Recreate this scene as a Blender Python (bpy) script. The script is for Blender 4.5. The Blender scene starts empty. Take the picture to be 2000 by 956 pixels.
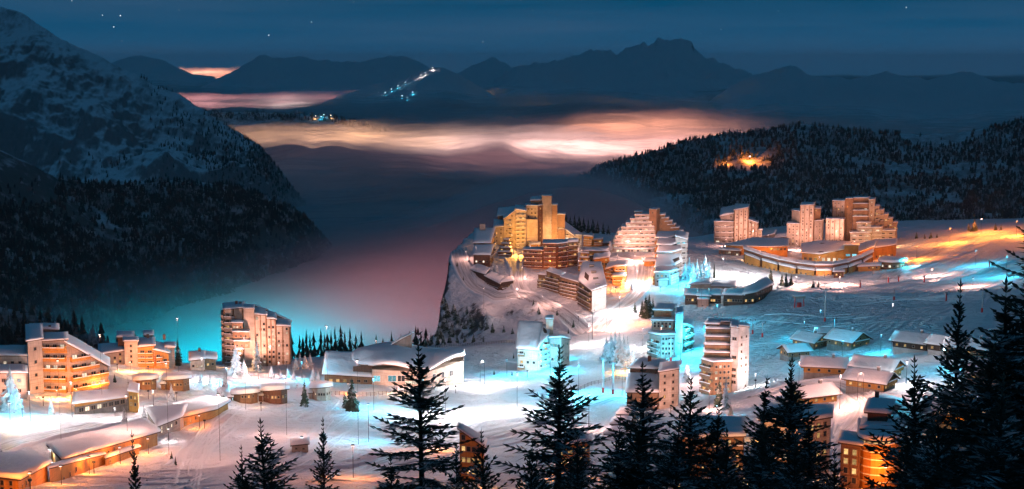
import bpy, math, random
import numpy as np
from mathutils import Vector

rng = np.random.default_rng(7)
random.seed(7)
SC = bpy.context.scene
COL = SC.collection

# ------------------------------------------------------------------ camera
F = 2778.0                      # focal length in photograph pixels (50 mm on 36 mm, 2000 px wide)
PITCH = math.radians(7.24)
CAMZ = 140.0
cam_data = bpy.data.cameras.new('camera')
cam_data.lens = 50.0
cam_data.sensor_width = 36.0
cam_data.clip_start = 0.5
cam_data.clip_end = 120000.0
cam = bpy.data.objects.new('camera', cam_data)
COL.objects.link(cam)
cam.location = (0, 0, CAMZ)
cam.rotation_euler = (math.pi / 2 - PITCH, 0, 0)
SC.camera = cam

# ------------------------------------------------------------------ night sky
world = bpy.data.worlds.new('World')
SC.world = world
world.use_nodes = True
wt = world.node_tree
wn, wl = wt.nodes, wt.links
wn.clear()
wout = wn.new('ShaderNodeOutputWorld')
wbg = wn.new('ShaderNodeBackground')
tc = wn.new('ShaderNodeTexCoord')
sep = wn.new('ShaderNodeSeparateXYZ')
wl.new(tc.outputs['Generated'], sep.inputs[0])
mr = wn.new('ShaderNodeMapRange')
mr.inputs['From Min'].default_value = -0.02
mr.inputs['From Max'].default_value = 0.5
wl.new(sep.outputs['Z'], mr.inputs['Value'])
ramp = wn.new('ShaderNodeValToRGB')
el = ramp.color_ramp.elements
el[0].position = 0.0
el[0].color = (0.018, 0.076, 0.158, 1)
el[1].position = 1.0
el[1].color = (0.0005, 0.028, 0.062, 1)
for pos, c in ((0.045, (0.020, 0.080, 0.168, 1)), (0.075, (0.007, 0.062, 0.136, 1)), (0.12, (0.001, 0.046, 0.104, 1)), (0.25, (0.0008, 0.046, 0.102, 1)), (0.5, (0.0005, 0.040, 0.088, 1))):
    e = el.new(pos)
    e.color = c
wl.new(mr.outputs[0], ramp.inputs[0])
# thin stretched veils of high cloud
mp = wn.new('ShaderNodeMapping')
mp.inputs['Scale'].default_value = (2.2, 2.2, 34.0)
wl.new(tc.outputs['Generated'], mp.inputs[0])
nz = wn.new('ShaderNodeTexNoise')
nz.inputs['Scale'].default_value = 1.6
nz.inputs['Detail'].default_value = 5.0
wl.new(mp.outputs[0], nz.inputs['Vector'])
cr = wn.new('ShaderNodeMapRange')
cr.inputs['From Min'].default_value = 0.42
cr.inputs['From Max'].default_value = 0.75
cr.inputs['To Min'].default_value = 0.0
cr.inputs['To Max'].default_value = 0.55
wl.new(nz.outputs['Fac'], cr.inputs['Value'])
mx = wn.new('ShaderNodeMix')
mx.data_type = 'RGBA'
wl.new(cr.outputs[0], mx.inputs['Factor'])
wl.new(ramp.outputs[0], mx.inputs['A'])
mx.inputs['B'].default_value = (0.034, 0.076, 0.142, 1)
wl.new(mx.outputs['Result'], wbg.inputs['Color'])
wbg.inputs['Strength'].default_value = 1.5
wl.new(wbg.outputs[0], wout.inputs[0])

# ------------------------------------------------------------------ weak moon (the one sun lamp)
sun_data = bpy.data.lights.new('moon', 'SUN')
sun_data.energy = 0.020
sun_data.color = (0.5, 0.76, 1.0)
sun_data.angle = math.radians(0.6)
sun = bpy.data.objects.new('moon', sun_data)
COL.objects.link(sun)
sun.rotation_euler = (math.radians(48), 0, math.radians(38))

SC.view_settings.view_transform = 'Standard'
SC.view_settings.look = 'None'
SC.view_settings.exposure = 0.0
SC.view_settings.gamma = 1.0
SC.view_settings.use_curve_mapping = False
SC.cycles.use_denoising = True
SC.cycles.use_light_tree = True
SC.cycles.use_adaptive_sampling = True
SC.cycles.adaptive_threshold = 0.06
SC.cycles.max_bounces = 6
SC.cycles.diffuse_bounces = 2
SC.cycles.glossy_bounces = 2
SC.cycles.transparent_max_bounces = 32
SC.cycles.volume_bounces = 0
SC.cycles.sample_clamp_indirect = 4.0

# ------------------------------------------------------------------ helpers: view geometry
cP, sP = math.cos(PITCH), math.sin(PITCH)


def ray(px, py):
    x = (px - 1000.0) / F
    y = (478.0 - py) / F
    return np.array([x, cP + y * sP, -sP + y * cP])


def at(px, py, Y):
    """world point on the line of sight of photo pixel (px, py) at ground distance Y"""
    d = ray(px, py)
    t = Y / d[1]
    return np.array([d[0] * t, Y, CAMZ + d[2] * t])


def h32(n):
    n = n.astype(np.uint64) & np.uint64(0xffffffff)
    n = (n ^ (n >> np.uint64(16))) * np.uint64(0x45d9f3b) & np.uint64(0xffffffff)
    n = (n ^ (n >> np.uint64(16))) * np.uint64(0x45d9f3b) & np.uint64(0xffffffff)
    n = n ^ (n >> np.uint64(16))
    return n.astype(np.float64) / 4294967295.0


def vnoise(x, y, seed=0):
    xi, yi = np.floor(x).astype(np.int64), np.floor(y).astype(np.int64)
    fx, fy = x - xi, y - yi
    fx = fx * fx * fx * (fx * (fx * 6 - 15) + 10)
    fy = fy * fy * fy * (fy * (fy * 6 - 15) + 10)

    def hh(a, b):
        return h32((a * 73856093) ^ (b * 19349663) ^ (seed * 83492791 + 1013))
    a, b, c, d = hh(xi, yi), hh(xi + 1, yi), hh(xi, yi + 1), hh(xi + 1, yi + 1)
    return ((a * (1 - fx) + b * fx) * (1 - fy) + (c * (1 - fx) + d * fx) * fy) * 2 - 1


def fbm(x, y, octv=5, seed=0, gain=0.5):
    s, a, t = 0.0, 1.0, 0.0
    for k in range(octv):
        s = s + a * vnoise(x * 2 ** k + 17.3 * k, y * 2 ** k - 9.1 * k, seed + k)
        t += a
        a *= gain
    return s / t


def ridged(x, y, octv=5, seed=0, gain=0.5):
    s, a, t = 0.0, 1.0, 0.0
    for k in range(octv):
        s = s + a * (1 - 2 * np.abs(vnoise(x * 2 ** k + 5.7 * k, y * 2 ** k + 3.3 * k, seed + k)))
        t += a
        a *= gain
    return s / t


# ------------------------------------------------------------------ helpers: objects
def tag(o, label=None, cat=None, group=None, kind=None):
    if label:
        o['label'] = label
    if cat:
        o['category'] = cat
    if group:
        o['group'] = group
    if kind:
        o['kind'] = kind
    return o


def mesh_np(name, verts, faces, mats=(), mat_idx=None, smooth=False, uvs=None):
    """faces: array (n,3) or (n,4), or list of lists"""
    me = bpy.data.meshes.new(name)
    if isinstance(faces, np.ndarray):
        verts = np.asarray(verts, dtype=np.float32)
        nf, k = faces.shape
        me.vertices.add(len(verts))
        me.vertices.foreach_set('co', verts.ravel())
        me.loops.add(nf * k)
        me.loops.foreach_set('vertex_index', faces.astype(np.int32).ravel())
        me.polygons.add(nf)
        me.polygons.foreach_set('loop_start', np.arange(0, nf * k, k, dtype=np.int32))
        me.polygons.foreach_set('loop_total', np.full(nf, k, dtype=np.int32))
    else:
        me.from_pydata([tuple(map(float, v)) for v in verts], [], faces)
    for m in mats:
        me.materials.append(m)
    if mat_idx is not None:
        me.polygons.foreach_set('material_index', np.asarray(mat_idx, dtype=np.int32))
    me.polygons.foreach_set('use_smooth', np.full(len(me.polygons), smooth, dtype=bool))
    if uvs is not None:
        uvl = me.uv_layers.new(name='UVMap')
        li = np.empty(len(me.loops), dtype=np.int32)
        me.loops.foreach_get('vertex_index', li)
        uvl.data.foreach_set('uv', np.asarray(uvs, dtype=np.float32)[li].ravel())
    me.update(calc_edges=True)
    me.validate()
    return me


def link(name, data, parent=None, loc=None, rotz=None, scale=None):
    o = bpy.data.objects.new(name, data)
    COL.objects.link(o)
    if parent is not None:
        o.parent = parent
    if loc is not None:
        o.location = tuple(float(v) for v in loc)
    if rotz is not None:
        o.rotation_euler = (0, 0, rotz)
    if scale is not None:
        o.scale = scale
    return o


def grid_faces(nx, ny):
    i, j = np.meshgrid(np.arange(nx - 1), np.arange(ny - 1), indexing='ij')
    a = (i * ny + j).ravel()
    return np.stack([a, a + ny, a + ny + 1, a + 1], axis=1)


# ------------------------------------------------------------------ materials
def new_mat(name):
    m = bpy.data.materials.new(name)
    m.use_nodes = True
    nt = m.node_tree
    nt.nodes.clear()
    out = nt.nodes.new('ShaderNodeOutputMaterial')
    return m, nt, out


def N(nt, t, **kw):
    n = nt.nodes.new(t)
    for k, v in kw.items():
        n.inputs[k.replace('_', ' ')].default_value = v
    return n


def coords(nt, scale=(1, 1, 1), rot=(0, 0, 0), kind='Object'):
    t = nt.nodes.new('ShaderNodeTexCoord')
    m = nt.nodes.new('ShaderNodeMapping')
    m.inputs['Scale'].default_value = scale
    m.inputs['Rotation'].default_value = rot
    nt.links.new(t.outputs[kind], m.inputs[0])
    return m.outputs[0]


def mixc(nt, fac, a, b):
    m = nt.nodes.new('ShaderNodeMix')
    m.data_type = 'RGBA'
    for k, v in (('Factor', fac), ('A', a), ('B', b)):
        if hasattr(v, 'links'):
            nt.links.new(v, m.inputs[k])
        else:
            m.inputs[k].default_value = v if k == 'Factor' else (*v, 1)
    return m.outputs['Result']


def rng_node(nt, val, a, b, c=0.0, d=1.0):
    m = nt.nodes.new('ShaderNodeMapRange')
    m.inputs['From Min'].default_value = a
    m.inputs['From Max'].default_value = b
    m.inputs['To Min'].default_value = c
    m.inputs['To Max'].default_value = d
    nt.links.new(val, m.inputs['Value'])
    return m.outputs[0]


def math_node(nt, op, a, b):
    m = nt.nodes.new('ShaderNodeMath')
    m.operation = op
    for i, v in enumerate((a, b)):
        if hasattr(v, 'links'):
            nt.links.new(v, m.inputs[i])
        else:
            m.inputs[i].default_value = v
    return m.outputs[0]


def noise_node(nt, vec, scale, detail=4.0, rough=0.55, dist=0.0):
    n = nt.nodes.new('ShaderNodeTexNoise')
    n.inputs['Scale'].default_value = scale
    n.inputs['Detail'].default_value = detail
    n.inputs['Roughness'].default_value = rough
    n.inputs['Distortion'].default_value = dist
    nt.links.new(vec, n.inputs['Vector'])
    return n.outputs['Fac']


def bump_node(nt, h, strength=0.3, dist=0.1, normal=None):
    b = nt.nodes.new('ShaderNodeBump')
    b.inputs['Strength'].default_value = strength
    b.inputs['Distance'].default_value = dist
    nt.links.new(h, b.inputs['Height'])
    if normal is not None:
        nt.links.new(normal, b.inputs['Normal'])
    return b.outputs[0]


def bsdf(nt, out, color, rough=0.8, normal=None, spec=0.2, metallic=0.0):
    p = nt.nodes.new('ShaderNodeBsdfPrincipled')
    if hasattr(color, 'links'):
        nt.links.new(color, p.inputs['Base Color'])
    else:
        p.inputs['Base Color'].default_value = (*color, 1)
    p.inputs['Roughness'].default_value = rough
    p.inputs['Specular IOR Level'].default_value = spec
    p.inputs['Metallic'].default_value = metallic
    if normal is not None:
        nt.links.new(normal, p.inputs['Normal'])
    nt.links.new(p.outputs[0], out.inputs[0])
    return p


def mat_plain(name, color, rough=0.7, spec=0.3, metallic=0.0, var=0.12, scale=1.5):
    m, nt, out = new_mat(name)
    v = coords(nt)
    n = noise_node(nt, v, scale)
    c = mixc(nt, n, tuple(x * (1 - var * 2) for x in color), tuple(min(1, x * (1 + var * 2)) for x in color))
    bsdf(nt, out, c, rough, None, spec, metallic)
    return m


def mat_snow_ground():
    """groomed and trampled snow of the village slopes"""
    m, nt, out = new_mat('snow_ground')
    v = coords(nt)
    big = noise_node(nt, v, 0.03, 4)
    fine = noise_node(nt, v, 0.75, 4, 0.7)
    mid = noise_node(nt, v, 0.13, 4, 0.6, 0.8)
    c = mixc(nt, big, (0.74, 0.75, 0.78), (0.86, 0.87, 0.89))
    # groomer and ski tracks: long distorted bands, in patches
    tv = coords(nt, (1, 1, 1), (0, 0, math.radians(35)))
    w = nt.nodes.new('ShaderNodeTexWave')
    w.wave_type = 'BANDS'
    w.inputs['Scale'].default_value = 0.055
    w.inputs['Distortion'].default_value = 16.0
    w.inputs['Detail'].default_value = 3.0
    w.inputs['Detail Scale'].default_value = 0.35
    nt.links.new(tv, w.inputs['Vector'])
    patch = rng_node(nt, noise_node(nt, v, 0.02, 3), 0.46, 0.66)
    tracks = math_node(nt, 'MULTIPLY', w.outputs['Fac'], patch)
    dirt = rng_node(nt, mid, 0.55, 0.75, 0.0, 0.5)
    c = mixc(nt, dirt, c, (0.55, 0.53, 0.52))
    nrm = bump_node(nt, mid, 1.0, 3.6)
    nrm = bump_node(nt, tracks, 0.6, 0.9, nrm)
    nrm = bump_node(nt, fine, 0.8, 0.5, nrm)
    bsdf(nt, out, c, 0.65, nrm, 0.25)
    # rock shows where the ground is steep
    geo = nt.nodes.new('ShaderNodeNewGeometry')
    s = nt.nodes.new('ShaderNodeSeparateXYZ')
    nt.links.new(geo.outputs['Normal'], s.inputs[0])
    rn = noise_node(nt, v, 0.09, 6, 0.7)
    rsum = math_node(nt, 'ADD', s.outputs['Z'], math_node(nt, 'MULTIPLY', rn, 0.75))
    rock = rng_node(nt, rsum, 1.15, 1.24, 1.0, 0.0)
    rc = mixc(nt, noise_node(nt, v, 0.5, 6, 0.7), (0.025, 0.028, 0.03), (0.16, 0.15, 0.14))
    p = [n for n in nt.nodes if n.type == 'BSDF_PRINCIPLED'][0]
    nt.links.new(mixc(nt, rock, c, rc), p.inputs['Base Color'])
    return m


def mat_snow_roof():
    m, nt, out = new_mat('snow_roof')
    v = coords(nt)
    mid = noise_node(nt, v, 0.35, 4, 0.55)
    fine = noise_node(nt, v, 2.2, 5, 0.6)
    c = mixc(nt, mid, (0.76, 0.77, 0.80), (0.86, 0.87, 0.89))
    nrm = bump_node(nt, mid, 0.6, 0.8)
    nrm = bump_node(nt, fine, 0.3, 0.12, nrm)
    bsdf(nt, out, c, 0.6, nrm, 0.25)
    return m


def mat_road():
    m, nt, out = new_mat('packed_snow_road')
    u = nt.nodes.new('ShaderNodeUVMap')
    mp_ = nt.nodes.new('ShaderNodeMapping')
    mp_.inputs['Scale'].default_value = (7.0, 0.03, 1)
    nt.links.new(u.outputs[0], mp_.inputs[0])
    n = noise_node(nt, mp_.outputs[0], 1.0, 4, 0.6, 0.3)
    v = coords(nt)
    f = noise_node(nt, v, 0.6, 5, 0.6)
    c = mixc(nt, rng_node(nt, n, 0.38, 0.62), (0.36, 0.36, 0.38), (0.80, 0.80, 0.82))
    c = mixc(nt, rng_node(nt, f, 0.5, 0.75, 0, 0.5), c, (0.5, 0.49, 0.48))
    nrm = bump_node(nt, n, 0.7, 0.4)
    nrm = bump_node(nt, f, 0.4, 0.15, nrm)
    bsdf(nt, out, c, 0.6, nrm, 0.3)
    return m


def mat_mountain(name, rockamt=0.5, scale=0.006, rock_hi=(0.26, 0.25, 0.245), aniso=(1, 1, 1)):
    """snow with outcrops of dark rock"""
    m, nt, out = new_mat(name)
    v = coords(nt, aniso)
    geo = nt.nodes.new('ShaderNodeNewGeometry')
    s = nt.nodes.new('ShaderNodeSeparateXYZ')
    nt.links.new(geo.outputs['Normal'], s.inputs[0])
    rn = noise_node(nt, v, scale, 10, 0.78, 0.25)
    rsum = math_node(nt, 'ADD', s.outputs['Z'], math_node(nt, 'MULTIPLY', rn, 1.1))
    rock = rng_node(nt, rsum, 0.94 + rockamt * 0.4, 1.18 + rockamt * 0.4, 1.0, 0.0)
    c = mixc(nt, noise_node(nt, v, scale * 0.5, 4), (0.70, 0.72, 0.76), (0.84, 0.85, 0.88))
    rc = mixc(nt, noise_node(nt, v, scale * 6, 6, 0.7), tuple(x * 0.3 for x in rock_hi), rock_hi)
    c = mixc(nt, rock, c, rc)
    h = noise_node(nt, v, scale * 4, 9, 0.7)
    nrm = bump_node(nt, h, 0.9, 0.12 / scale)
    bsdf(nt, out, c, 0.8, nrm, 0.1)
    return m


def mat_wood(name, a, b, stripes=3.0, horizontal=False):
    """weathered boards and shingles"""
    m, nt, out = new_mat(name)
    sc = (0.25, 0.25, stripes) if horizontal else (stripes, stripes, 0.22)
    v = coords(nt, sc)
    n = noise_node(nt, v, 1.0, 6, 0.65)
    big = noise_node(nt, coords(nt), 0.22, 3)
    c = mixc(nt, rng_node(nt, n, 0.3, 0.72), a, b)
    c = mixc(nt, rng_node(nt, big, 0.35, 0.75, 0.0, 0.65), c, tuple(x * 0.45 for x in a))
    course = noise_node(nt, coords(nt, (0.15, 0.15, 2.6)), 1.0, 2, 0.5)
    c = mixc(nt, rng_node(nt, course, 0.5, 0.7, 0.0, 0.45), c, tuple(x * 0.5 for x in a))
    nrm = bump_node(nt, n, 0.6, 0.06)
    bsdf(nt, out, c, 0.75, nrm, 0.2)
    return m


def mat_emit(name, color, strength, sample=False):
    m, nt, out = new_mat(name)
    e = nt.nodes.new('ShaderNodeEmission')
    e.inputs['Color'].default_value = (*color, 1)
    e.inputs['Strength'].default_value = strength
    nt.links.new(e.outputs[0], out.inputs[0])
    m.cycles.emission_sampling = 'AUTO' if sample else 'NONE'
    return m


def mat_litwin(name, color, strength):
    """a lamp-lit room behind a window: uneven glow with dark patches of curtain and furniture"""
    m, nt, out = new_mat(name)
    oi = nt.nodes.new('ShaderNodeObjectInfo')
    n = noise_node(nt, coords(nt, (1.6, 1.6, 1.6)), 1.0, 2)
    st = math_node(nt, 'MULTIPLY', rng_node(nt, n, 0.3, 0.7, 0.45, 1.3), rng_node(nt, oi.outputs['Random'], 0, 1, 0.35 * strength, 1.4 * strength))
    e = nt.nodes.new('ShaderNodeEmission')
    e.inputs['Color'].default_value = (*color, 1)
    nt.links.new(st, e.inputs['Strength'])
    nt.links.new(e.outputs[0], out.inputs[0])
    m.cycles.emission_sampling = 'NONE'
    return m


def mat_foliage(name, green, snow_amt, snow_col=(0.82, 0.84, 0.87), scale=1.6, trans=0.0):
    """conifer needles with snow lying on the upper side of the boughs"""
    m, nt, out = new_mat(name)
    v = coords(nt)
    geo = nt.nodes.new('ShaderNodeNewGeometry')
    s = nt.nodes.new('ShaderNodeSeparateXYZ')
    nt.links.new(geo.outputs['Normal'], s.inputs[0])
    az = math_node(nt, 'ABSOLUTE', s.outputs['Z'], 0)
    n = noise_node(nt, v, scale, 3, 0.6)
    g = mixc(nt, n, tuple(x * 0.55 for x in green), tuple(x * 1.4 for x in green))
    f = math_node(nt, 'ADD', math_node(nt, 'MULTIPLY', az, 0.35), n)
    fac = rng_node(nt, f, 1.02 - snow_amt * 0.75, 1.17 - snow_amt * 0.75)
    c = mixc(nt, fac, g, snow_col)
    p = bsdf(nt, out, c, 0.8, None, 0.15)
    if trans:
        t = nt.nodes.new('ShaderNodeBsdfTranslucent')
        nt.links.new(c, t.inputs['Color'])
        mxs = nt.nodes.new('ShaderNodeMixShader')
        mxs.inputs[0].default_value = trans
        nt.links.new(p.outputs[0], mxs.inputs[1])
        nt.links.new(t.outputs[0], mxs.inputs[2])
        nt.links.new(mxs.outputs[0], out.inputs[0])
    return m


M = {}
M['snow'] = mat_snow_ground()
M['roof_snow'] = mat_snow_roof()
M['road'] = mat_road()
M['mountain'] = mat_mountain('mountain_snow_and_rock', 0.74, 0.02, (0.36, 0.355, 0.36), (1, 0.5, 0.32))
M['far_mountain'] = mat_mountain('far_mountain_snow', 0.12, 0.003, (0.30, 0.30, 0.31))
M['slope'] = mat_mountain('forest_slope_snow', 1.0, 0.02, (0.20, 0.21, 0.20))
M['wood'] = mat_wood('brown_wood', (0.20, 0.115, 0.065), (0.36, 0.22, 0.13))
M['redwood'] = mat_wood('dark_red_wood', (0.12, 0.055, 0.035), (0.24, 0.12, 0.08))
M['greywood'] = mat_wood('grey_weathered_wood', (0.27, 0.22, 0.19), (0.45, 0.38, 0.33))
M['orange'] = mat_wood('orange_larch_boards', (0.42, 0.20, 0.05), (0.62, 0.33, 0.10))
M['palewood'] = mat_wood('pale_wood', (0.42, 0.34, 0.27), (0.60, 0.52, 0.44))
M['plaster'] = mat_wood('pale_render', (0.50, 0.47, 0.45), (0.68, 0.64, 0.61), 0.8)
M['darkwood'] = mat_wood('dark_wood', (0.07, 0.045, 0.035), (0.16, 0.10, 0.075))
M['stone'] = mat_wood('stone_base', (0.16, 0.15, 0.145), (0.34, 0.32, 0.30), 1.2)
M['metal'] = mat_plain('galvanised_steel', (0.30, 0.31, 0.32), 0.45, 0.5, 0.6)
M['darkmetal'] = mat_plain('dark_steel', (0.05, 0.05, 0.055), 0.5, 0.5, 0.3)
M['redpad'] = mat_plain('red_padding', (0.55, 0.03, 0.03), 0.6)
M['glass'] = mat_plain('window_glass_dark', (0.02, 0.025, 0.03), 0.12, 0.6)
M['frame'] = mat_plain('window_frame', (0.30, 0.22, 0.16), 0.6)
M['frame_white'] = mat_plain('white_window_frame', (0.7, 0.68, 0.65), 0.6)
M['win_warm'] = mat_litwin('lit_window_warm', (1.0, 0.60, 0.22), 0.9)
M['win_white'] = mat_litwin('lit_window_white', (1.0, 0.84, 0.64), 1.2)
M['win_cyan'] = mat_litwin('lit_window_cyan', (0.30, 0.85, 1.0), 1.1)
M['bark'] = mat_plain('spruce_bark', (0.06, 0.045, 0.035), 0.9, 0.1)
M['needle_dark'] = mat_foliage('dark_spruce_needles', (0.05, 0.07, 0.055), 0.26, trans=0.4)
M['needle_snow'] = mat_foliage('snowy_spruce_needles', (0.05, 0.07, 0.045), 0.62, scale=0.9)
M['needle_mid'] = mat_foliage('spruce_needles_some_snow', (0.045, 0.065, 0.045), 0.42, scale=0.9)
M['needle_far'] = mat_foliage('far_forest_needles', (0.04, 0.055, 0.05), 0.50, (0.5, 0.52, 0.54), scale=0.05)

# ------------------------------------------------------------------ village terrain
CTRL_PX = [  # photo pixel and ground distance of points on the snow
    (600, 950, 300), (300, 905, 370), (60, 940, 330), (150, 830, 440), (850, 800, 520), (700, 755, 580), (500, 722, 680),
    (1040, 725, 650), (1415, 772, 560), (1300, 705, 640), (1150, 615, 800), (980, 565, 885), (1000, 490, 1020), (1260, 492, 985),
    (1430, 476, 1150), (1570, 482, 1110), (1680, 482, 1110), (1850, 452, 1150), (1990, 440, 1130), (1600, 560, 840), (1600, 600, 745),
    (1750, 690, 575), (1600, 722, 535), (1700, 800, 420), (1900, 680, 555), (1990, 600, 640), (1990, 500, 900), (130, 768, 505),
    (270, 716, 570), (400, 712, 640), (20, 700, 600), (700, 695, 705), (790, 682, 735), (900, 690, 705), (1000, 672, 745),
    (860, 657, 845), (940, 656, 825), (1010, 654, 800), (900, 562, 905), (890, 500, 960), (950, 470, 1040), (1000, 600, 850), (1100, 620, 810),
    (1200, 560, 880), (1250, 640, 755), (1450, 560, 860), (1450, 600, 770), (1160, 690, 680), (1100, 780, 540), (900, 870, 430),
    (1180, 760, 560), (1290, 800, 500), (1150, 460, 1130), (450, 800, 490), (480, 880, 385), (760, 880, 400), (-150, 760, 480), (-150, 690, 560), (-200, 930, 330),
    (2150, 700, 480), (2150, 560, 680), (2200, 440, 1100), (1720, 520, 960), (1850, 560, 800),
]
ctrl = [at(*c) for c in CTRL_PX]
for x in (-160, -60, 60, 160):
    for y, dz in ((-20, 4), (60, -20.8), (150, -49.5), (215, -69)):
        ctrl.append(np.array([x, y, CAMZ + dz - 2]))
ctrl = np.array(ctrl)


def tps(r2):
    return 0.5 * r2 * np.log(np.maximum(r2, 1e-9))


n_c = len(ctrl)
cx = ctrl[:, :2] / 100.0
K = tps(((cx[:, None] - cx[None]) ** 2).sum(-1)) + np.eye(n_c) * 0.02
Pm = np.hstack([np.ones((n_c, 1)), cx])
A = np.block([[K, Pm], [Pm.T, np.zeros((3, 3))]])
sol = np.linalg.solve(A, np.concatenate([ctrl[:, 2], np.zeros(3)]))

EDGE_PX = [(-420, 655, 660), (0, 672, 655), (200, 684, 655), (350, 698, 675), (430, 705, 725), (600, 694, 745), (700, 682, 745), (790, 672, 770),
           (842, 662, 838), (856, 640, 864), (872, 560, 925), (884, 492, 985), (918, 448, 1080), (1000, 440, 1150), (1180, 445, 1190), (1340, 466, 1190),
           (1420, 462, 1260), (1600, 458, 1330), (1800, 448, 1300), (1990, 432, 1240), (2350, 410, 1240)]
edge = np.array([at(*e)[:2] for e in EDGE_PX])
poly = np.vstack([edge, [[900, -150], [-700, -150]]])


BK0, BK1 = at(1480, 580, 815), at(1960, 588, 690)


def edge_outside(x, y):
    """distance outside the village plateau (0 inside)"""
    d = np.full(x.shape, 1e9)
    for a, b in zip(edge[:-1], edge[1:]):
        ab = b - a
        t = np.clip(((x - a[0]) * ab[0] + (y - a[1]) * ab[1]) / (ab @ ab), 0, 1)
        d = np.minimum(d, np.hypot(x - a[0] - t * ab[0], y - a[1] - t * ab[1]))
    ins = np.zeros(x.shape, bool)
    j = len(poly) - 1
    for i in range(len(poly)):
        xi, yi, xj, yj = *poly[i], *poly[j]
        ins ^= ((yi > y) != (yj > y)) & (x < (xj - xi) * (y - yi) / (yj - yi + 1e-12) + xi)
        j = i
    return np.where(ins, 0.0, d)


def zt(x, y, detail=True):
    x = np.atleast_1d(np.asarray(x, float))
    y = np.atleast_1d(np.asarray(y, float))
    z = sol[n_c] + sol[n_c + 1] * x / 100 + sol[n_c + 2] * y / 100
    for k in range(n_c):
        z = z + sol[k] * tps((x / 100 - cx[k, 0]) ** 2 + (y / 100 - cx[k, 1]) ** 2)
    z = np.clip(z, -60, CAMZ + 60)
    if detail:
        z = z + 0.7 * fbm(x / 28, y / 28, 4, 3) + 0.40 * fbm(x / 7, y / 7, 3, 9)
        # crags and gullies on the cliff below the village
        cl = np.exp(-(((x + 26) / 36) ** 2 + ((y - 843) / 27) ** 2))
        z = z + cl * (12.0 * ridged(x / 30 + 3, y / 44, 5, 21, 0.6) - 2.5)
        # bank added to keep the lamps behind it off the dark slope
        lt = np.clip((x - BK0[0]) / (BK1[0] - BK0[0]), -0.3, 1.3)
        by = BK0[1] + (BK1[1] - BK0[1]) * lt
        z = z + 3.6 * np.exp(-((y - by) / 14) ** 2) * np.clip((x - BK0[0] + 20) / 30, 0, 1)
    d = edge_outside(x, y)
    jag = 1 + 0.35 * fbm(x / 30, y / 30, 3, 5)
    steep = 1.1 + 20.0 * np.exp(-(((x + 45) / 75) ** 4 + ((y - 960) / 235) ** 4))
    z = z - steep * jag * d * np.minimum(1, d / 6)
    return np.maximum(z, -345.0)


GX0, GY0, GS = -520.0, 120.0, 4.0
_gx = np.arange(GX0, 680, GS)
_gy = np.arange(GY0, 1420, GS)
_GZ = zt(*[q.ravel() for q in np.meshgrid(_gx, _gy, indexing='ij')]).reshape(len(_gx), len(_gy))


def zg(x, y):
    """ground height from the grid (quick)"""
    a = np.clip((np.asarray(x) - GX0) / GS, 0, len(_gx) - 1.001)
    b = np.clip((np.asarray(y) - GY0) / GS, 0, len(_gy) - 1.001)
    i, j = a.astype(int), b.astype(int)
    fa, fb = a - i, b - j
    return (_GZ[i, j] * (1 - fa) + _GZ[i + 1, j] * fa) * (1 - fb) + (_GZ[i, j + 1] * (1 - fa) + _GZ[i + 1, j + 1] * fa) * fb


_YS = np.linspace(150.0, 1400.0, 900)


def gp(px, py):
    """where the line of sight of a photo pixel meets the village ground"""
    d = ray(px, py)
    t = _YS / d[1]
    X, Z = d[0] * t, CAMZ + d[2] * t
    under = Z < zg(X, _YS)
    i = int(np.argmax(under)) if under.any() else len(_YS) - 1
    y0 = _YS[max(i - 1, 0)]
    x0 = d[0] * y0 / d[1]
    return np.array([x0, y0, float(zg(x0, y0))])


def build_ground():
    xs = np.concatenate([np.arange(-760, -420, 10), np.arange(-420, 560, 3.0), np.arange(560, 900, 10)])
    ys = np.concatenate([np.arange(-60, 260, 6.0), np.arange(260, 1330, 3.0), np.arange(1330, 1700, 14)])
    X, Y = np.meshgrid(xs, ys, indexing='ij')
    Z = zt(X.ravel(), Y.ravel())
    v = np.stack([X.ravel(), Y.ravel(), Z], 1)
    f = grid_faces(len(xs), len(ys))
    o = link('snow_ground', mesh_np('snow_ground', v, f, [M['snow']], smooth=True))
    tag(o, kind='structure')


build_ground()


def plane(name, z, size, mat):
    v = np.array([[-size, -3000, z], [size, -3000, z], [size, size * 1.2, z], [-size, size * 1.2, z]])
    return tag(link(name, mesh_np(name, v, np.array([[0, 1, 2, 3]]), [mat])), kind='structure')


M['valley'] = mat_plain('valley_floor', (0.05, 0.055, 0.05), 0.9, 0.1, 0, 0.2, 0.002)
plane('valley_ground', -346.0, 45000.0, M['valley'])


# ------------------------------------------------------------------ mountains
def interp_profile(prof, n):
    p = np.array(prof, float)
    xs = np.linspace(p[0, 0], p[-1, 0], n)
    # smooth-ish interpolation through the ridge points
    return xs, np.interp(xs, p[:, 0], p[:, 1])


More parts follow.
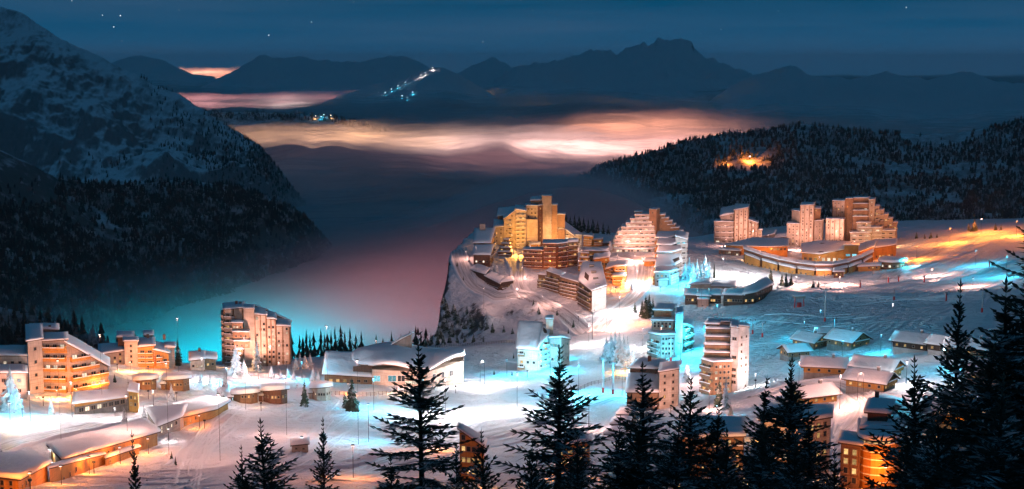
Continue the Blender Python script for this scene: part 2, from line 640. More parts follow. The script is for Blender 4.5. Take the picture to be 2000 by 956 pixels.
def ridge(name, prof, D0, D1, Df, zfoot, mat, nx=200, nb=70, amp=60.0, wl_=400.0, rough=1.0, power=1.25, jag=0.0, seed=1, back=500.0, spread=1.0, Df1=None):
    """a mountain flank: ridge line through the photo's skyline at distance D0 (left end) to D1 (right end), falling to the
    valley at distance Df towards the camera and away behind. Returns (object, grid of points)"""
    xs, ys = interp_profile(prof, nx)
    a = np.linspace(0, 1, nx)
    D = D0 + (D1 - D0) * a
    top = np.array([at(x, y, d) for x, y, d in zip(xs, ys, D)])
    top[:, 2] += jag * fbm(a * nx / 6.0, a * 0, 4, seed + 7)
    Dfs = Df + ((Df if Df1 is None else Df1) - Df) * a
    foot = np.array([at(1000 + (x - 1000) * spread, 400, d) for x, d in zip(xs, Dfs)])
    b = np.linspace(0, 1, nb)
    P = top[:, None, :] * (1 - b)[None, :, None] + foot[:, None, :] * b[None, :, None]
    k_ = max(3, nx // 14) | 1
    sm = np.convolve(np.pad(top[:, 2], k_ // 2, mode='edge'), np.ones(k_) / k_, 'valid')
    mixb = np.clip(b * 7, 0, 1)[None, :]
    tz = top[:, 2][:, None] * (1 - mixb) + np.minimum(sm, top[:, 2] + 60)[:, None] * mixb
    P[:, :, 2] = zfoot + (tz - zfoot) * ((1 - b) ** power)[None, :]
    env = np.minimum(1, b * 5)[None, :] * np.minimum(1, (1 - b) * 6 + 0.15)[None, :]
    x, y = P[:, :, 0], P[:, :, 1]
    # run the relief down the slope: stretch noise along the fall line
    n1 = ridged(x / wl_, y / (wl_ * 1.5), 6, seed, 0.52)
    n2 = fbm(x / (wl_ * 0.25), y / (wl_ * 0.3), 5, seed + 3)
    P[:, :, 2] += env * (amp * (n1 - 0.25) + amp * 0.22 * rough * n2)
    bb = np.linspace(0.08, 1, 6)
    B = np.repeat(top[:, None, :], 6, 1)
    B[:, :, 1] += bb[None, :] * back
    B[:, :, 2] = np.maximum(zfoot, B[:, :, 2] - bb[None, :] * back * 0.8)
    G = np.concatenate([B[:, ::-1], P], 1)
    v = G.reshape(-1, 3)
    f = grid_faces(nx, nb + 6)[:, ::-1]
    o = link(name, mesh_np(name, v, f, [mat], smooth=True))
    tag(o, kind='structure')
    return o, P


_, LM = ridge('mountain_near_left', [(-420, -120), (-200, -60), (-60, -5), (0, 14), (40, 25), (75, 48), (120, 78), (170, 100), (230, 128), (300, 165), (350, 185), (400, 215), (440, 243), (490, 272), (515, 290),
                           (545, 330), (590, 390), (640, 450)], 4300, 3700, 2800, -300, M['mountain'], 380, 190, 95, 420, 1.6, 1.1, 5, 11, 700, Df1=3300)
_, LS = ridge('slope_lower_left', [(-420, 215), (-100, 268), (0, 292), (60, 322), (110, 347), (200, 361), (330, 352), (450, 362), (540, 392), (600, 428), (650, 485), (690, 560)],
              1900, 2750, 1120, -310, M['slope'], 260, 110, 38, 300, 1.0, 1.05, 2, 23, 300, Df1=2020)
_, HS = ridge('hill_forest_left', [(-420, 520), (-150, 560), (0, 600), (60, 612), (130, 636), (200, 662), (250, 690), (300, 740)], 980, 1080, 860, -180, M['slope'], 80, 30, 8, 80, 1, 1.0, 1, 31, 200)
_, RH = ridge('hill_right', [(1010, 460), (1060, 404), (1110, 362), (1160, 330), (1250, 303), (1330, 278), (1400, 264), (1480, 256), (1560, 242), (1640, 250), (1720, 258), (1800, 264), (1900, 256), (2000, 234), (2100, 200), (2400, 160)],
             3300, 3300, 1750, -330, M['slope'], 300, 150, 46, 480, 1.2, 1.0, 3, 41, 700)
_, MR = ridge('ridge_mid_forest', [(330, 240), (380, 224), (420, 218), (500, 220), (600, 223), (660, 229), (700, 238), (760, 256)], 7100, 7100, 6500, -345, M['slope'], 160, 24, 14, 400, 1, 1.0, 2, 51, 400)
_, SK = ridge('mountain_ski_hill', [(600, 215), (640, 196), (690, 178), (740, 163), (800, 148), (835, 134), (860, 131), (880, 138), (905, 150), (940, 172), (975, 195), (1010, 214)], 11500, 11500, 8300, -345, M['far_mountain'], 200, 90, 70, 1100, 1, 1.1, 6, 61, 900)
ridge('mountain_far_left', [(150, 160), (200, 135), (225, 120), (250, 112), (275, 109), (300, 114), (325, 120), (345, 132), (375, 144), (420, 150)], 21000, 21000, 17500, -345, M['far_mountain'], 120, 40, 80, 1700, 1, 1.1, 10, 71, 1500)
ridge('mountain_far_twin_peaks', [(370, 196), (395, 172), (420, 155), (450, 142), (480, 124), (505, 111), (516, 106), (530, 112), (560, 114), (595, 110), (620, 118), (650, 120), (690, 122), (720, 118), (742, 112), (762, 110), (790, 111), (815, 122), (840, 134), (870, 144), (900, 152), (950, 180)],
      17000, 17000, 12500, -345, M['far_mountain'], 260, 80, 110, 1500, 1, 1.1, 26, 81, 1500)
ridge('mountain_far_cone', [(820, 190), (860, 160), (890, 146), (920, 130), (945, 119), (965, 113), (980, 121), (1000, 132), (1030, 148), (1060, 162), (1100, 190)], 18000, 18000, 14000, -345, M['far_mountain'], 120, 60, 90, 1500, 1, 1.0, 22, 91, 1500)
ridge('mountain_far_massif', [(960, 162), (1000, 135), (1020, 128), (1040, 124), (1075, 121), (1110, 113), (1130, 106), (1150, 100), (1165, 96), (1185, 99), (1205, 105), (1225, 96), (1250, 86), (1258, 82), (1265, 88), (1278, 84), (1285, 74), (1297, 77), (1310, 82), (1325, 76), (1345, 78), (1360, 96), (1372, 110), (1395, 116), (1420, 124), (1445, 136), (1470, 144), (1500, 152), (1530, 162), (1580, 190), (1630, 240)],
      16000, 15000, 10500, -345, M['far_mountain'], 380, 130, 150, 1600, 1.2, 1.05, 34, 101, 1800)
ridge('mountain_far_right', [(1330, 240), (1380, 200), (1430, 170), (1470, 150), (1500, 142), (1520, 134), (1530, 129), (1545, 127), (1562, 133), (1580, 146), (1620, 152), (1680, 154), (1705, 144), (1725, 138), (1760, 148), (1820, 156), (1855, 144), (1880, 138), (1905, 144), (1940, 158), (2000, 164), (2080, 150), (2250, 140)],
      12000, 9500, 6000, -345, M['far_mountain'], 300, 110, 110, 1200, 1.1, 1.05, 20, 111, 1500)


# ------------------------------------------------------------------ far forests (single masses of conifers)
def cone_tree_np(k=6, layers=3):
    vs, fs = [], []
    for l in range(layers):
        z0 = 0.12 + 0.27 * l
        z1 = min(1.0, z0 + 0.44)
        r = 0.20 * (1 - 0.27 * l)
        b = len(vs)
        for i in range(k):
            t = 2 * math.pi * (i + 0.5 * l) / k
            rr = r * (1.0 if i % 2 else 0.72)
            vs.append((rr * math.cos(t), rr * math.sin(t), z0))
        vs.append((0, 0, z1))
        for i in range(k):
            fs.append((b + i, b + (i + 1) % k, b + k))
    return np.array(vs), np.array(fs)


def forest(name, label, pts, hmin, hmax, mat, width=1.0):
    v0, f0 = cone_tree_np(6, 3 if len(pts) < 9000 else 2)
    n = len(pts)
    h = rng.uniform(hmin, hmax, n)
    w = h * rng.uniform(0.75, 1.25, n) * width
    th = rng.uniform(0, 6.28, n)
    c, s = np.cos(th), np.sin(th)
    V = np.empty((n, len(v0), 3))
    V[:, :, 0] = (v0[None, :, 0] * c[:, None] - v0[None, :, 1] * s[:, None]) * w[:, None] + pts[:, None, 0]
    V[:, :, 1] = (v0[None, :, 0] * s[:, None] + v0[None, :, 1] * c[:, None]) * w[:, None] + pts[:, None, 1]
    V[:, :, 2] = v0[None, :, 2] * h[:, None] + pts[:, None, 2] - 0.06 * h[:, None]
    Fc = (f0[None] + (np.arange(n) * len(v0))[:, None, None]).reshape(-1, 3)
    o = link(name, mesh_np(name, V.reshape(-1, 3), Fc, [mat]))
    return tag(o, label, 'forest', None, 'stuff')


def scatter(G, n, accept, seed=0):
    r = np.random.default_rng(seed)
    nx, nb, _ = G.shape
    a = r.uniform(0, nx - 1.001, n)
    b = r.uniform(0, nb - 1.001, n)
    i, j = a.astype(int), b.astype(int)
    fa, fb = (a - i)[:, None], (b - j)[:, None]
    p = (G[i, j] * (1 - fa) + G[i + 1, j] * fa) * (1 - fb) + (G[i, j + 1] * (1 - fa) + G[i + 1, j + 1] * fa) * fb
    keep = accept(a / nx, b / nb, p, r.uniform(0, 1, n))
    return p[keep]


def pxof(p):
    """photo pixel of world points"""
    dx, dy, dz = p[:, 0], p[:, 1], p[:, 2] - CAMZ
    zc = dy * cP - dz * sP
    yc = dy * sP + dz * cP
    return 1000 + F * dx / zc, 478 - F * yc / zc


def acc_lower(a, b, p, u):
    n = fbm(p[:, 0] / 130, p[:, 1] / 130, 4, 5)
    x, y = pxof(p)
    dens = np.clip(0.15 + (y - 345) / 40, 0.0, 1) * np.where(n < -0.42, 0.15, 1.0)
    dens *= np.where((x < 110) & (y < 400), 0.12, 1)
    return (u < dens) & (p[:, 2] > -270)


forest('forest', 'dark conifer forest covering the lower valley side across the fog', scatter(LS, 30000, acc_lower, 1), 9, 16, M['needle_far'], 1.1)


def acc_upper(a, b, p, u):
    n = fbm(p[:, 0] / 110, p[:, 1] / 160, 4, 15)
    x, y = pxof(p)
    dens = np.clip((x - 270) / 260, 0, 1) * np.where(n > -0.12, 1.0, 0.12)
    dens += np.where((y > 300) & (n > 0.0), 0.5, 0) * np.clip((x - 100) / 200, 0, 1)
    dens += np.where((b < 0.012) & (x > 270), 0.5, 0)
    return u < dens


forest('forest', 'scattered conifers along the flank and ridge of the snowy mountain', scatter(LM, 12000, acc_upper, 2), 8, 14, M['needle_far'], 1.1)
forest('forest', 'dark conifers on the low hill behind the apartment block with orange balconies',
       scatter(HS, 1100, lambda a, b, p, u: (b < 0.75), 3), 9, 17, M['needle_far'], 1.1)


def acc_right(a, b, p, u):
    n = fbm(p[:, 0] / 170, p[:, 1] / 150, 4, 25)
    x, y = pxof(p)
    low = np.clip((y - 325 - 0.03 * (x - 1500)) / 20, 0, 1)
    left = np.clip((1500 - x) / 60, 0, 1) * np.clip((y - 270) / 60 + 0.3, 0, 1)
    crest = np.where((b < 0.03) & (x < 1560), 0.9, 0) + np.where((b < 0.10) & (x > 1600) & (x < 1760), 0.8, 0)
    patch = np.where(n > 0.12, 0.8, 0.04)
    right = np.clip((x - 1880) / 60, 0, 1) * 0.9
    glade = (np.abs(x - 1462) < 42) & (np.abs(y - 322) < 7)
    return (u < np.maximum.reduce([low * np.where(n < -0.45, 0.15, 1), left * np.where(n > -0.35, 1, 0.05), crest, patch, right])) & ~glade


forest('forest', 'dark conifer woods on the hill behind the towers', scatter(RH, 42000, acc_right, 4), 9, 17, M['needle_far'], 1.2)
forest('forest', 'line of dark conifers along the low ridge rising out of the glowing clouds', scatter(MR, 1800, lambda a, b, p, u: b < 0.14, 5), 14, 28, M['needle_far'], 1.3)


# ------------------------------------------------------------------ sea of cloud in the valleys
def cloud_top(x, y):
    h = -214 + 26 * fbm(x / 1500, y / 900, 3, 61) + 12 * fbm(x / 420, y / 300, 3, 67)
    far = np.clip((y - 2600) / 2500, 0, 1)
    h = h + far * (48 * fbm(x / 1300 + 3, y / 1000, 3, 71) + 42 * fbm(x / 600, y / 420, 3, 79))
    h = h + np.clip((y - 3200) / 900, 0, 1) * np.clip((9000 - y) / 2000, 0, 1) * 20 * fbm(x / 180, y / 150, 3, 83)
    h = h + 62 * np.exp(-((y - 4500) / 1000) ** 2) * fbm(x / 380, y / 330, 3, 73)
    # swells in front of the bright bank
    for (px, py, D, sx, sy, amp) in SWELLS:
        c = at(px, py, D)
        h = h + amp * np.exp(-((x - c[0]) / sx) ** 2 - ((y - c[1]) / sy) ** 2)
    return h


SWELLS = [(600, 320, 4700, 330, 260, 30), (760, 325, 4500, 260, 240, 34), (955, 305, 4500, 130, 240, 22), (1060, 330, 4100, 230, 260, 26), (1180, 340, 3600, 220, 260, 46), (860, 350, 4000, 200, 240, 26),
          (560, 260, 6000, 420, 300, 24), (1180, 205, 9000, 700, 600, 60), (900, 255, 7500, 900, 500, 30), (1000, 225, 9500, 1200, 500, 40), (700, 205, 9800, 900, 500, 50),
          (1110, 395, 2650, 230, 330, 82), (1210, 425, 2350, 170, 260, 62), (1010, 400, 2700, 260, 330, 30), (345, 150, 24000, 2600, 2500, 120), (420, 138, 30000, 3600, 2500, 185), (580, 167, 16800, 900, 600, 60), (985, 184, 14000, 600, 500, 60)]


def mat_cloud(name, alpha, wisp):
    m, nt, out = new_mat(name)
    v = coords(nt, (0.0011, 0.0016, 0.001))
    d = nt.nodes.new('ShaderNodeBsdfDiffuse')
    d.inputs['Color'].default_value = (0.80, 0.80, 0.82, 1)
    t = nt.nodes.new('ShaderNodeBsdfTranslucent')
    t.inputs['Color'].default_value = (0.86, 0.86, 0.86, 1)
    a = nt.nodes.new('ShaderNodeMixShader')
    a.inputs[0].default_value = 0.6
    nt.links.new(d.outputs[0], a.inputs[1])
    nt.links.new(t.outputs[0], a.inputs[2])
    if alpha >= 1:
        nt.links.new(a.outputs[0], out.inputs[0])
        return m
    tr = nt.nodes.new('ShaderNodeBsdfTransparent')
    b = nt.nodes.new('ShaderNodeMixShader')
    n = noise_node(nt, v, 1.0, 5, 0.5, 0.5)
    nt.links.new(rng_node(nt, n, 0.5 - wisp, 0.5 + wisp, 0.0, alpha), b.inputs[0])
    nt.links.new(tr.outputs[0], b.inputs[1])
    nt.links.new(a.outputs[0], b.inputs[2])
    nt.links.new(b.outputs[0], out.inputs[0])
    return m


def build_clouds():
    ys = np.concatenate([np.arange(700, 6000, 40.0), np.geomspace(6000, 34000, 110)])
    us = np.linspace(-0.62, 0.62, 260)
    Yg, Ug = np.meshgrid(ys, us, indexing='ij')
    X = Ug * (Yg + 600)
    H = cloud_top(X.ravel(), Yg.ravel())
    f = grid_faces(len(ys), len(us))
    layers = [(0, 1.0, 0), (8, 0.42, 0.35), (15, 0.36, 0.32), (22, 0.32, 0.30), (30, 0.28, 0.28), (39, 0.22, 0.25), (48, 0.17, 0.22), (58, 0.12, 0.2)]
    vs, fs, mi, mats = [], [], [], []
    for k, (dz, al, wi) in enumerate(layers):
        far = 1 + np.clip((Yg.ravel() - 5000) / 9000, 0, 0.6)
        own = fbm(X.ravel() / 520 + 11 * k, Yg.ravel() / 380, 3, 300 + k) * 16 * min(k, 1)
        v = np.stack([X.ravel(), Yg.ravel(), H + dz * far + own * far], 1)
        vs.append(v)
        fs.append(f + k * len(v))
        mi.append(np.full(len(f), k))
        mats.append(mat_cloud('cloud_vapour_%s' % 'abcdefgh'[k], al, wi))
    o = link('clouds', mesh_np('clouds', np.vstack(vs), np.vstack(fs), mats, np.concatenate(mi), smooth=True))
    tag(o, 'sea of cloud filling the valley and glowing above the hidden town', 'cloud', None, 'stuff')


build_clouds()


def valley_glow(px, py, D, sx, sy, color, power, z=-318.0, name='town_lights'):
    """lights on the valley floor shining up into cloud: the hidden town, and added village spill"""
    ld = bpy.data.lights.new(name, 'AREA')
    ld.shape = 'ELLIPSE'
    ld.size, ld.size_y = sx, sy
    ld.energy = power * sx * sy
    ld.color = color
    c = at(px, py, D)
    o = link(name, ld, None, (c[0], D, z))
    o.rotation_euler = (math.pi, 0, 0)
    return o


PINK, WHT, ORG, RED, CYN = (1.0, 0.40, 0.38), (1.0, 0.68, 0.62), (1.0, 0.46, 0.16), (1.0, 0.30, 0.32), (0.0, 0.72, 0.95)
valley_glow(530, 272, 6400, 1100, 800, ORG, 12)
valley_glow(690, 275, 6100, 900, 800, (1.0, 0.52, 0.32), 13)
valley_glow(860, 270, 6100, 900, 1000, (1.0, 0.60, 0.50), 10)
valley_glow(985, 270, 5900, 900, 1000, (1.0, 0.60, 0.52), 9)
valley_glow(1120, 277, 5500, 900, 1000, (1.0, 0.48, 0.42), 9)
valley_glow(1240, 265, 6000, 900, 900, (1.0, 0.44, 0.36), 11)
valley_glow(1380, 245, 7100, 1500, 900, (1.0, 0.38, 0.22), 12)
valley_glow(1510, 238, 7600, 1300, 800, (1.0, 0.34, 0.20), 13)
valley_glow(460, 195, 12500, 2400, 1500, PINK, 18)
valley_glow(590, 208, 11200, 1500, 1100, WHT, 18)
valley_glow(1180, 212, 11000, 1800, 900, ORG, 15)
valley_glow(780, 315, 4800, 500, 300, PINK, 2.6)
valley_glow(960, 318, 4600, 400, 300, PINK, 4.0)
valley_glow(1100, 315, 4500, 350, 300, PINK, 3.6)
valley_glow(345, 150, 24500, 4200, 3000, (1.0, 0.42, 0.26), 28)
valley_glow(415, 138, 30000, 5600, 3000, (1.0, 0.42, 0.26), 46)
valley_glow(580, 167, 16800, 1500, 800, ORG, 22)
valley_glow(985, 184, 14000, 900, 600, ORG, 22)
# lamps added under the fog, standing in for village light spilling into it
valley_glow(330, 650, 1800, 420, 300, CYN, 16, -300)
valley_glow(450, 655, 1760, 300, 260, CYN, 10, -300)
valley_glow(730, 590, 2080, 380, 320, RED, 2.3, -300)
valley_glow(810, 540, 2250, 300, 300, RED, 1.5, -300)
valley_glow(810, 630, 1850, 300, 260, (1.0, 0.30, 0.32), 2.8, -300)


# ------------------------------------------------------------------ building kit
class Acc:
    """collects boxes and faces for one mesh"""

    def __init__(self):
        self.v, self.f, self.m = [], [], []

    def box(self, x0, x1, y0, y1, z0, z1, mi=0):
        b = len(self.v)
        self.v += [(x0, y0, z0), (x1, y0, z0), (x1, y1, z0), (x0, y1, z0), (x0, y0, z1), (x1, y0, z1), (x1, y1, z1), (x0, y1, z1)]
        for q in ((0, 3, 2, 1), (4, 5, 6, 7), (0, 1, 5, 4), (1, 2, 6, 5), (2, 3, 7, 6), (3, 0, 4, 7)):
            self.f.append([b + i for i in q])
            self.m.append(mi)

    def tube(self, p0, p1, r0, r1, k=6, mi=0, cap=True):
        p0, p1 = np.array(p0, float), np.array(p1, float)
        d = p1 - p0
        d /= np.linalg.norm(d) + 1e-9
        u = np.cross(d, (0, 0, 1.0)) if abs(d[2]) < 0.95 else np.cross(d, (1.0, 0, 0))
        u /= np.linalg.norm(u)
        w = np.cross(d, u)
        b = len(self.v)
        for p, r in ((p0, r0), (p1, r1)):
            for i in range(k):
                t = 2 * math.pi * i / k
                self.v.append(tuple(p + r * (math.cos(t) * u + math.sin(t) * w)))
        for i in range(k):
            self.f.append([b + i, b + (i + 1) % k, b + k + (i + 1) % k, b + k + i])
            self.m.append(mi)
        if cap:
            self.f.append([b + k + i for i in range(k)])
            self.m.append(mi)

    def ball(self, c, r, mi=0, k=8, n=5, sz=1.0):
        b = len(self.v)
        for j in range(n + 1):
            ph = math.pi * j / n
            for i in range(k):
                t = 2 * math.pi * i / k
                self.v.append((c[0] + r * math.sin(ph) * math.cos(t), c[1] + r * math.sin(ph) * math.sin(t), c[2] + r * sz * math.cos(ph)))
        for j in range(n):
            for i in range(k):
                self.f.append([b + j * k + i, b + (j + 1) * k + i, b + (j + 1) * k + (i + 1) % k, b + j * k + (i + 1) % k])
                self.m.append(mi)

    def mesh(self, name, mats, smooth=False):
        return mesh_np(name, self.v, self.f, mats, self.m, smooth)


_win_cache = {}


def window_mesh(w, h, frame, pane):
    key = (round(w, 1), round(h, 1), frame, pane)
    if key not in _win_cache:
        a = Acc()
        a.box(-w / 2 + 0.05, w / 2 - 0.05, -0.05, 0.12, -h / 2 + 0.05, h / 2 - 0.05, 1)
        t = 0.12
        a.box(-w / 2, w / 2, -0.14, 0.1, h / 2 - t, h / 2, 0)
        a.box(-w / 2 - 0.05, w / 2 + 0.05, -0.22, 0.1, -h / 2 - 0.03, -h / 2 + t, 0)
        a.box(-w / 2, -w / 2 + t, -0.14, 0.1, -h / 2 + t, h / 2 - t, 0)
        a.box(w / 2 - t, w / 2, -0.14, 0.1, -h / 2 + t, h / 2 - t, 0)
        if w > 1.3:
            a.box(-0.05, 0.05, -0.12, 0.1, -h / 2 + t, h / 2 - t, 0)
        _win_cache[key] = a.mesh('window', [M[frame], M[pane]])
    return _win_cache[key]


_bal_cache = {}


def balcony_mesh(w, d, mat, snow=0.22):
    key = (round(w, 1), round(d, 1), mat, round(snow, 2))
    if key not in _bal_cache:
        a = Acc()
        ph = 1.0
        a.box(-w / 2, w / 2, -d, 0.05, -0.22, 0.0, 0)
        a.box(-w / 2, w / 2, -d - 0.08, -d + 0.06, 0.1, ph, 0)
        a.box(-w / 2 - 0.06, -w / 2 + 0.06, -d + 0.06, 0.05, -0.2, ph + 0.6, 0)
        a.box(w / 2 - 0.06, w / 2 + 0.06, -d + 0.06, 0.05, -0.2, ph + 0.6, 0)
        a.box(-w / 2 + 0.05, w / 2 - 0.05, -d - 0.16, -d + 0.2, ph, ph + snow, 1)
        a.box(-w / 2 + 0.1, w / 2 - 0.1, -d + 0.2, 0.03, 0.0, 0.12, 1)
        _bal_cache[key] = a.mesh('balcony', [M[mat], M['roof_snow']])
    return _bal_cache[key]


def snow_quad(c, t, n=9, m=7, seed=0, wav=0.35):
    """puffy snow over a quad of 3-D corners c (in order round the quad): rounded edges, uneven top"""
    c = np.array(c, float)
    a = np.linspace(0, 1, n)
    b = np.linspace(0, 1, m)
    Ag, Bg = np.meshgrid(a, b, indexing='ij')
    P = (c[0] * ((1 - Ag) * (1 - Bg))[..., None] + c[1] * (Ag * (1 - Bg))[..., None] + c[2] * (Ag * Bg)[..., None] + c[3] * ((1 - Ag) * Bg)[..., None])
    e = (1 - np.abs(2 * Ag - 1) ** 5) * (1 - np.abs(2 * Bg - 1) ** 5)
    nz_ = fbm(P[..., 0] / 5.0 + seed * 7.7, P[..., 1] / 5.0 + seed * 3.1, 3, 77)
    T = P.copy()
    T[..., 2] += t * (0.42 + 0.58 * e) + t * wav * nz_ * (0.3 + 0.7 * e)
    # pull the rim in and out a little so that the eave line is not ruled
    top = T.reshape(-1, 3)
    faces = grid_faces(n, m).tolist()
    ring = [i * m for i in range(n)] + [(n - 1) * m + j for j in range(1, m)] + [i * m + m - 1 for i in range(n - 2, -1, -1)] + [j for j in range(m - 2, 0, -1)]
    low = P.reshape(-1, 3)[ring].copy()
    cen = low.mean(0)
    low[:, :2] = cen[:2] + (low[:, :2] - cen[:2]) * 0.985
    b0 = len(top)
    k = len(ring)
    V = np.vstack([top, low])
    for i in range(k):
        j = (i + 1) % k
        faces.append([ring[i], b0 + i, b0 + j, ring[j]])
    return V, faces


def snow_poly(pts, t, seed=0):
    """snow cap on a general polygon (3-D points, counter-clockwise)"""
    p = np.array(pts, float)
    n = len(p)
    c = p.mean(0)
    rings = []
    for k, (dz, sc) in enumerate(((0.0, 0.985), (0.45, 1.0), (0.85, 0.97), (1.0, 0.90), (1.05, 0.5))):
        q = c + (p - c) * np.array([sc, sc, 1.0 if k < 3 else sc])
        q[:, 2] += t * dz + (t * 0.25 * fbm(q[:, 0] / 4 + seed, q[:, 1] / 4, 2, 5) if k > 1 else 0)
        rings.append(q)
    V = np.vstack(rings + [c[None] + [0, 0, t * 1.05]])
    f = []
    for k in range(4):
        for i in range(n):
            j = (i + 1) % n
            f.append([k * n + i, k * n + j, (k + 1) * n + j, (k + 1) * n + i])
    for i in range(n):
        f.append([4 * n + i, 4 * n + (i + 1) % n, 5 * n])
    return V, f


def expand(poly, d):
    """grow a polygon (list of xy[z]) outwards by d about its edges"""
    p = np.array(poly, float)
    n = len(p)
    out = p.copy()
    for i in range(n):
        e0 = p[i, :2] - p[i - 1, :2]
        e1 = p[(i + 1) % n, :2] - p[i, :2]
        n0 = np.array([e0[1], -e0[0]]) / (np.linalg.norm(e0) + 1e-9)
        n1 = np.array([e1[1], -e1[0]]) / (np.linalg.norm(e1) + 1e-9)
        bis = n0 + n1
        k = max(0.35, (1 + n0 @ n1))
        out[i, :2] = p[i, :2] + d * bis / k
    return out


class Building:
    """A building anchored at photo pixel (ax, ay) on the ground. Plan points are (photo x, metres behind the anchor),
    heights are photo rows; both are turned into metres at the building's own distance."""
    count = 0
    every = []

    def __init__(self, name, label, cat, ax, ay, group=None, wood='wood', dy=0.0):
        Building.count += 1
        self.seed = Building.count
        g = gp(ax, ay)
        if dy:
            g[1] += dy
            g[0] *= g[1] / (g[1] - dy)
            g[2] = at(ax, ay, g[1])[2]
        self.g = g
        self.ax = ax
        Building.every.append(self)
        self.D = g[1]
        self.ay = ay
        self.root = link(name, None, None, g)
        tag(self.root, label, cat, group)
        self.wood = wood
        self.r = random.Random(100 + self.seed)

    def xy(self, px, w):
        p = at(px, self.ay, self.D + w)
        return p[0] - self.g[0], w

    def z(self, px, py, w):
        return at(px, py, self.D + w)[2] - self.g[2]

    def vol(self, pts, top, bot=None, mat=None, name='wall', parent=None):
        """prism over plan points (counter-clockwise from front left); top: photo row, or a row for each point"""
        xy = np.array([self.xy(*p) for p in pts])
        n = len(pts)
        if isinstance(top, (int, float)):
            zt_ = np.full(n, self.z(pts[0][0], top, pts[0][1]))
        else:
            zt_ = np.array([self.z(p[0], t, p[1]) for p, t in zip(pts, top)])
        zb = -9.0 if bot is None else self.z(pts[0][0], bot, pts[0][1])
        V = np.vstack([np.column_stack([xy, np.full(n, zb)]), np.column_stack([xy, zt_])])
        f = [[i, (i + 1) % n, n + (i + 1) % n, n + i] for i in range(n)]
        f += [[n + 0, n + i, n + i + 1] for i in range(1, n - 1)] if n > 4 else [[n + i for i in range(n)]]
        me = mesh_np(name, V, f, [M[mat or self.wood]])
        o = link(name, me, parent or self.root)
        return {'o': o, 'xy': xy, 'zt': zt_, 'zb': max(zb, 0.0) if bot is None else zb, 'n': n}

    def roof(self, v, over=0.6, t=0.9, eave='darkwood', wav=0.5, quad=True):
        """eave boards with a pillow of snow as sub-part"""
        self.seed += 1
        top = np.column_stack([v['xy'], v['zt']])
        ex = expand(top, over)
        n = v['n']
        # boards
        V = np.vstack([ex + [0, 0, 0.004], ex + [0, 0, 0.30]])
        f = [[i, (i + 1) % n, n + (i + 1) % n, n + i] for i in range(n)] + [[n + i for i in range(n)], [i for i in range(n)][::-1]]
        o = link('roof', mesh_np('roof', V, f, [M[eave]]), self.root)
        q = expand(top, over + 0.12)
        q[:, 2] += 0.302
        if n == 4 and quad:
            L1 = np.linalg.norm(q[1] - q[0])
            L2 = np.linalg.norm(q[2] - q[1])
            V, f = snow_quad(q, t, int(np.clip(L1 / 1.6, 6, 26)), int(np.clip(L2 / 1.6, 6, 22)), self.seed, wav)
        else:
            V, f = snow_poly(q, t, self.seed)
        link('roof_snow', mesh_np('roof_snow', V, f, [M['roof_snow']], smooth=True), o)
        return o

    def edge(self, v, i, a):
        p, q = v['xy'][i], v['xy'][(i + 1) % v['n']]
        e = q - p
        L = np.linalg.norm(e)
        nrm = np.array([e[1], -e[0]]) / L
        zt_ = v['zt'][i] * (1 - a) + v['zt'][(i + 1) % v['n']] * a
        return p + e * a, nrm, L, zt_

    def wins(self, v, i, rows, cols, w=1.3, h=1.4, lit=0.35, z0=1.0, z1=None, a0=0.06, a1=0.94, pane='win_warm', frame='frame', skip=0.0, zmin=None):
        """a grid of windows on wall i of a volume"""
        base = v['zb'] if zmin is None else zmin
        zmax = max(v['zt']) - 0.6 if z1 is None else base + z1
        if rows >= 6 and skip == 0.0:
            skip = 0.35
        for r_ in range(rows):
            z = base + z0 + (zmax - base - z0) * ((r_ + 0.5) / rows)
            for c in range(cols):
                a = a0 + (a1 - a0) * ((c + 0.5) / cols)
                p, nrm, L, zt_ = self.edge(v, i, a)
                if z + h / 2 > zt_ - 0.3 or self.r.random() < skip:
                    continue
                pn = pane if self.r.random() < lit * 0.7 else 'glass'
                o = link('window', window_mesh(w, h, frame, pn), self.root, (p[0], p[1], z), math.atan2(nrm[0], -nrm[1]))

    def balc(self, v, i, rows, bays, d=1.5, mat=None, lit=0.3, z0=0.5, z1=None, a0=0.03, a1=0.97, pane='win_warm', snow=0.25, skip=0.0, fill=0.96):
        """rows of balconies on wall i, each with a glass door behind"""
        base = v['zb']
        zmax = max(v['zt']) if z1 is None else base + z1
        for r_ in range(rows):
            z = base + z0 + (zmax - base - z0) * (r_ / rows)
            for c in range(bays):
                a = a0 + (a1 - a0) * ((c + 0.5) / bays)
                p, nrm, L, zt_ = self.edge(v, i, a)
                if z + 2.5 > zt_ or self.r.random() < skip:
                    continue
                w = L * (a1 - a0) / bays * fill
                rot = math.atan2(nrm[0], -nrm[1])
                bo = link('balcony', balcony_mesh(w, d, mat or self.wood, snow), self.root, (p[0], p[1], z), rot)
                pn = pane if self.r.random() < lit * 0.7 else 'glass'
                link('glass_door', window_mesh(min(2.6, w * 0.6), 2.0, 'frame', pn), bo, (0, 0, 1.15))

    def ribs(self, v, i, n, mat=None, d=0.55, w=0.5):
        """upright boarded ribs standing proud of wall i"""
        for c in range(n + 1):
            a = c / n
            p, nrm, L, zt_ = self.edge(v, i, min(max(a, 0.02), 0.98))
            ac = Acc()
            ac.box(-w / 2, w / 2, -d, 0.05, -6.0, float(zt_) - 0.05)
            link('pilaster', ac.mesh('pilaster', [M[mat or self.wood]]), self.root, (p[0], p[1], 0), math.atan2(nrm[0], -nrm[1]))

    def box(self, px0, px1, w0, w1, y0, y1, mat, name):
        """a small box part: photo columns, metres behind, rows top y0 bottom y1"""
        v = self.vol([(px0, w0), (px1, w0), (px1, w1), (px0, w1)], y0, y1, mat, name)
        return v

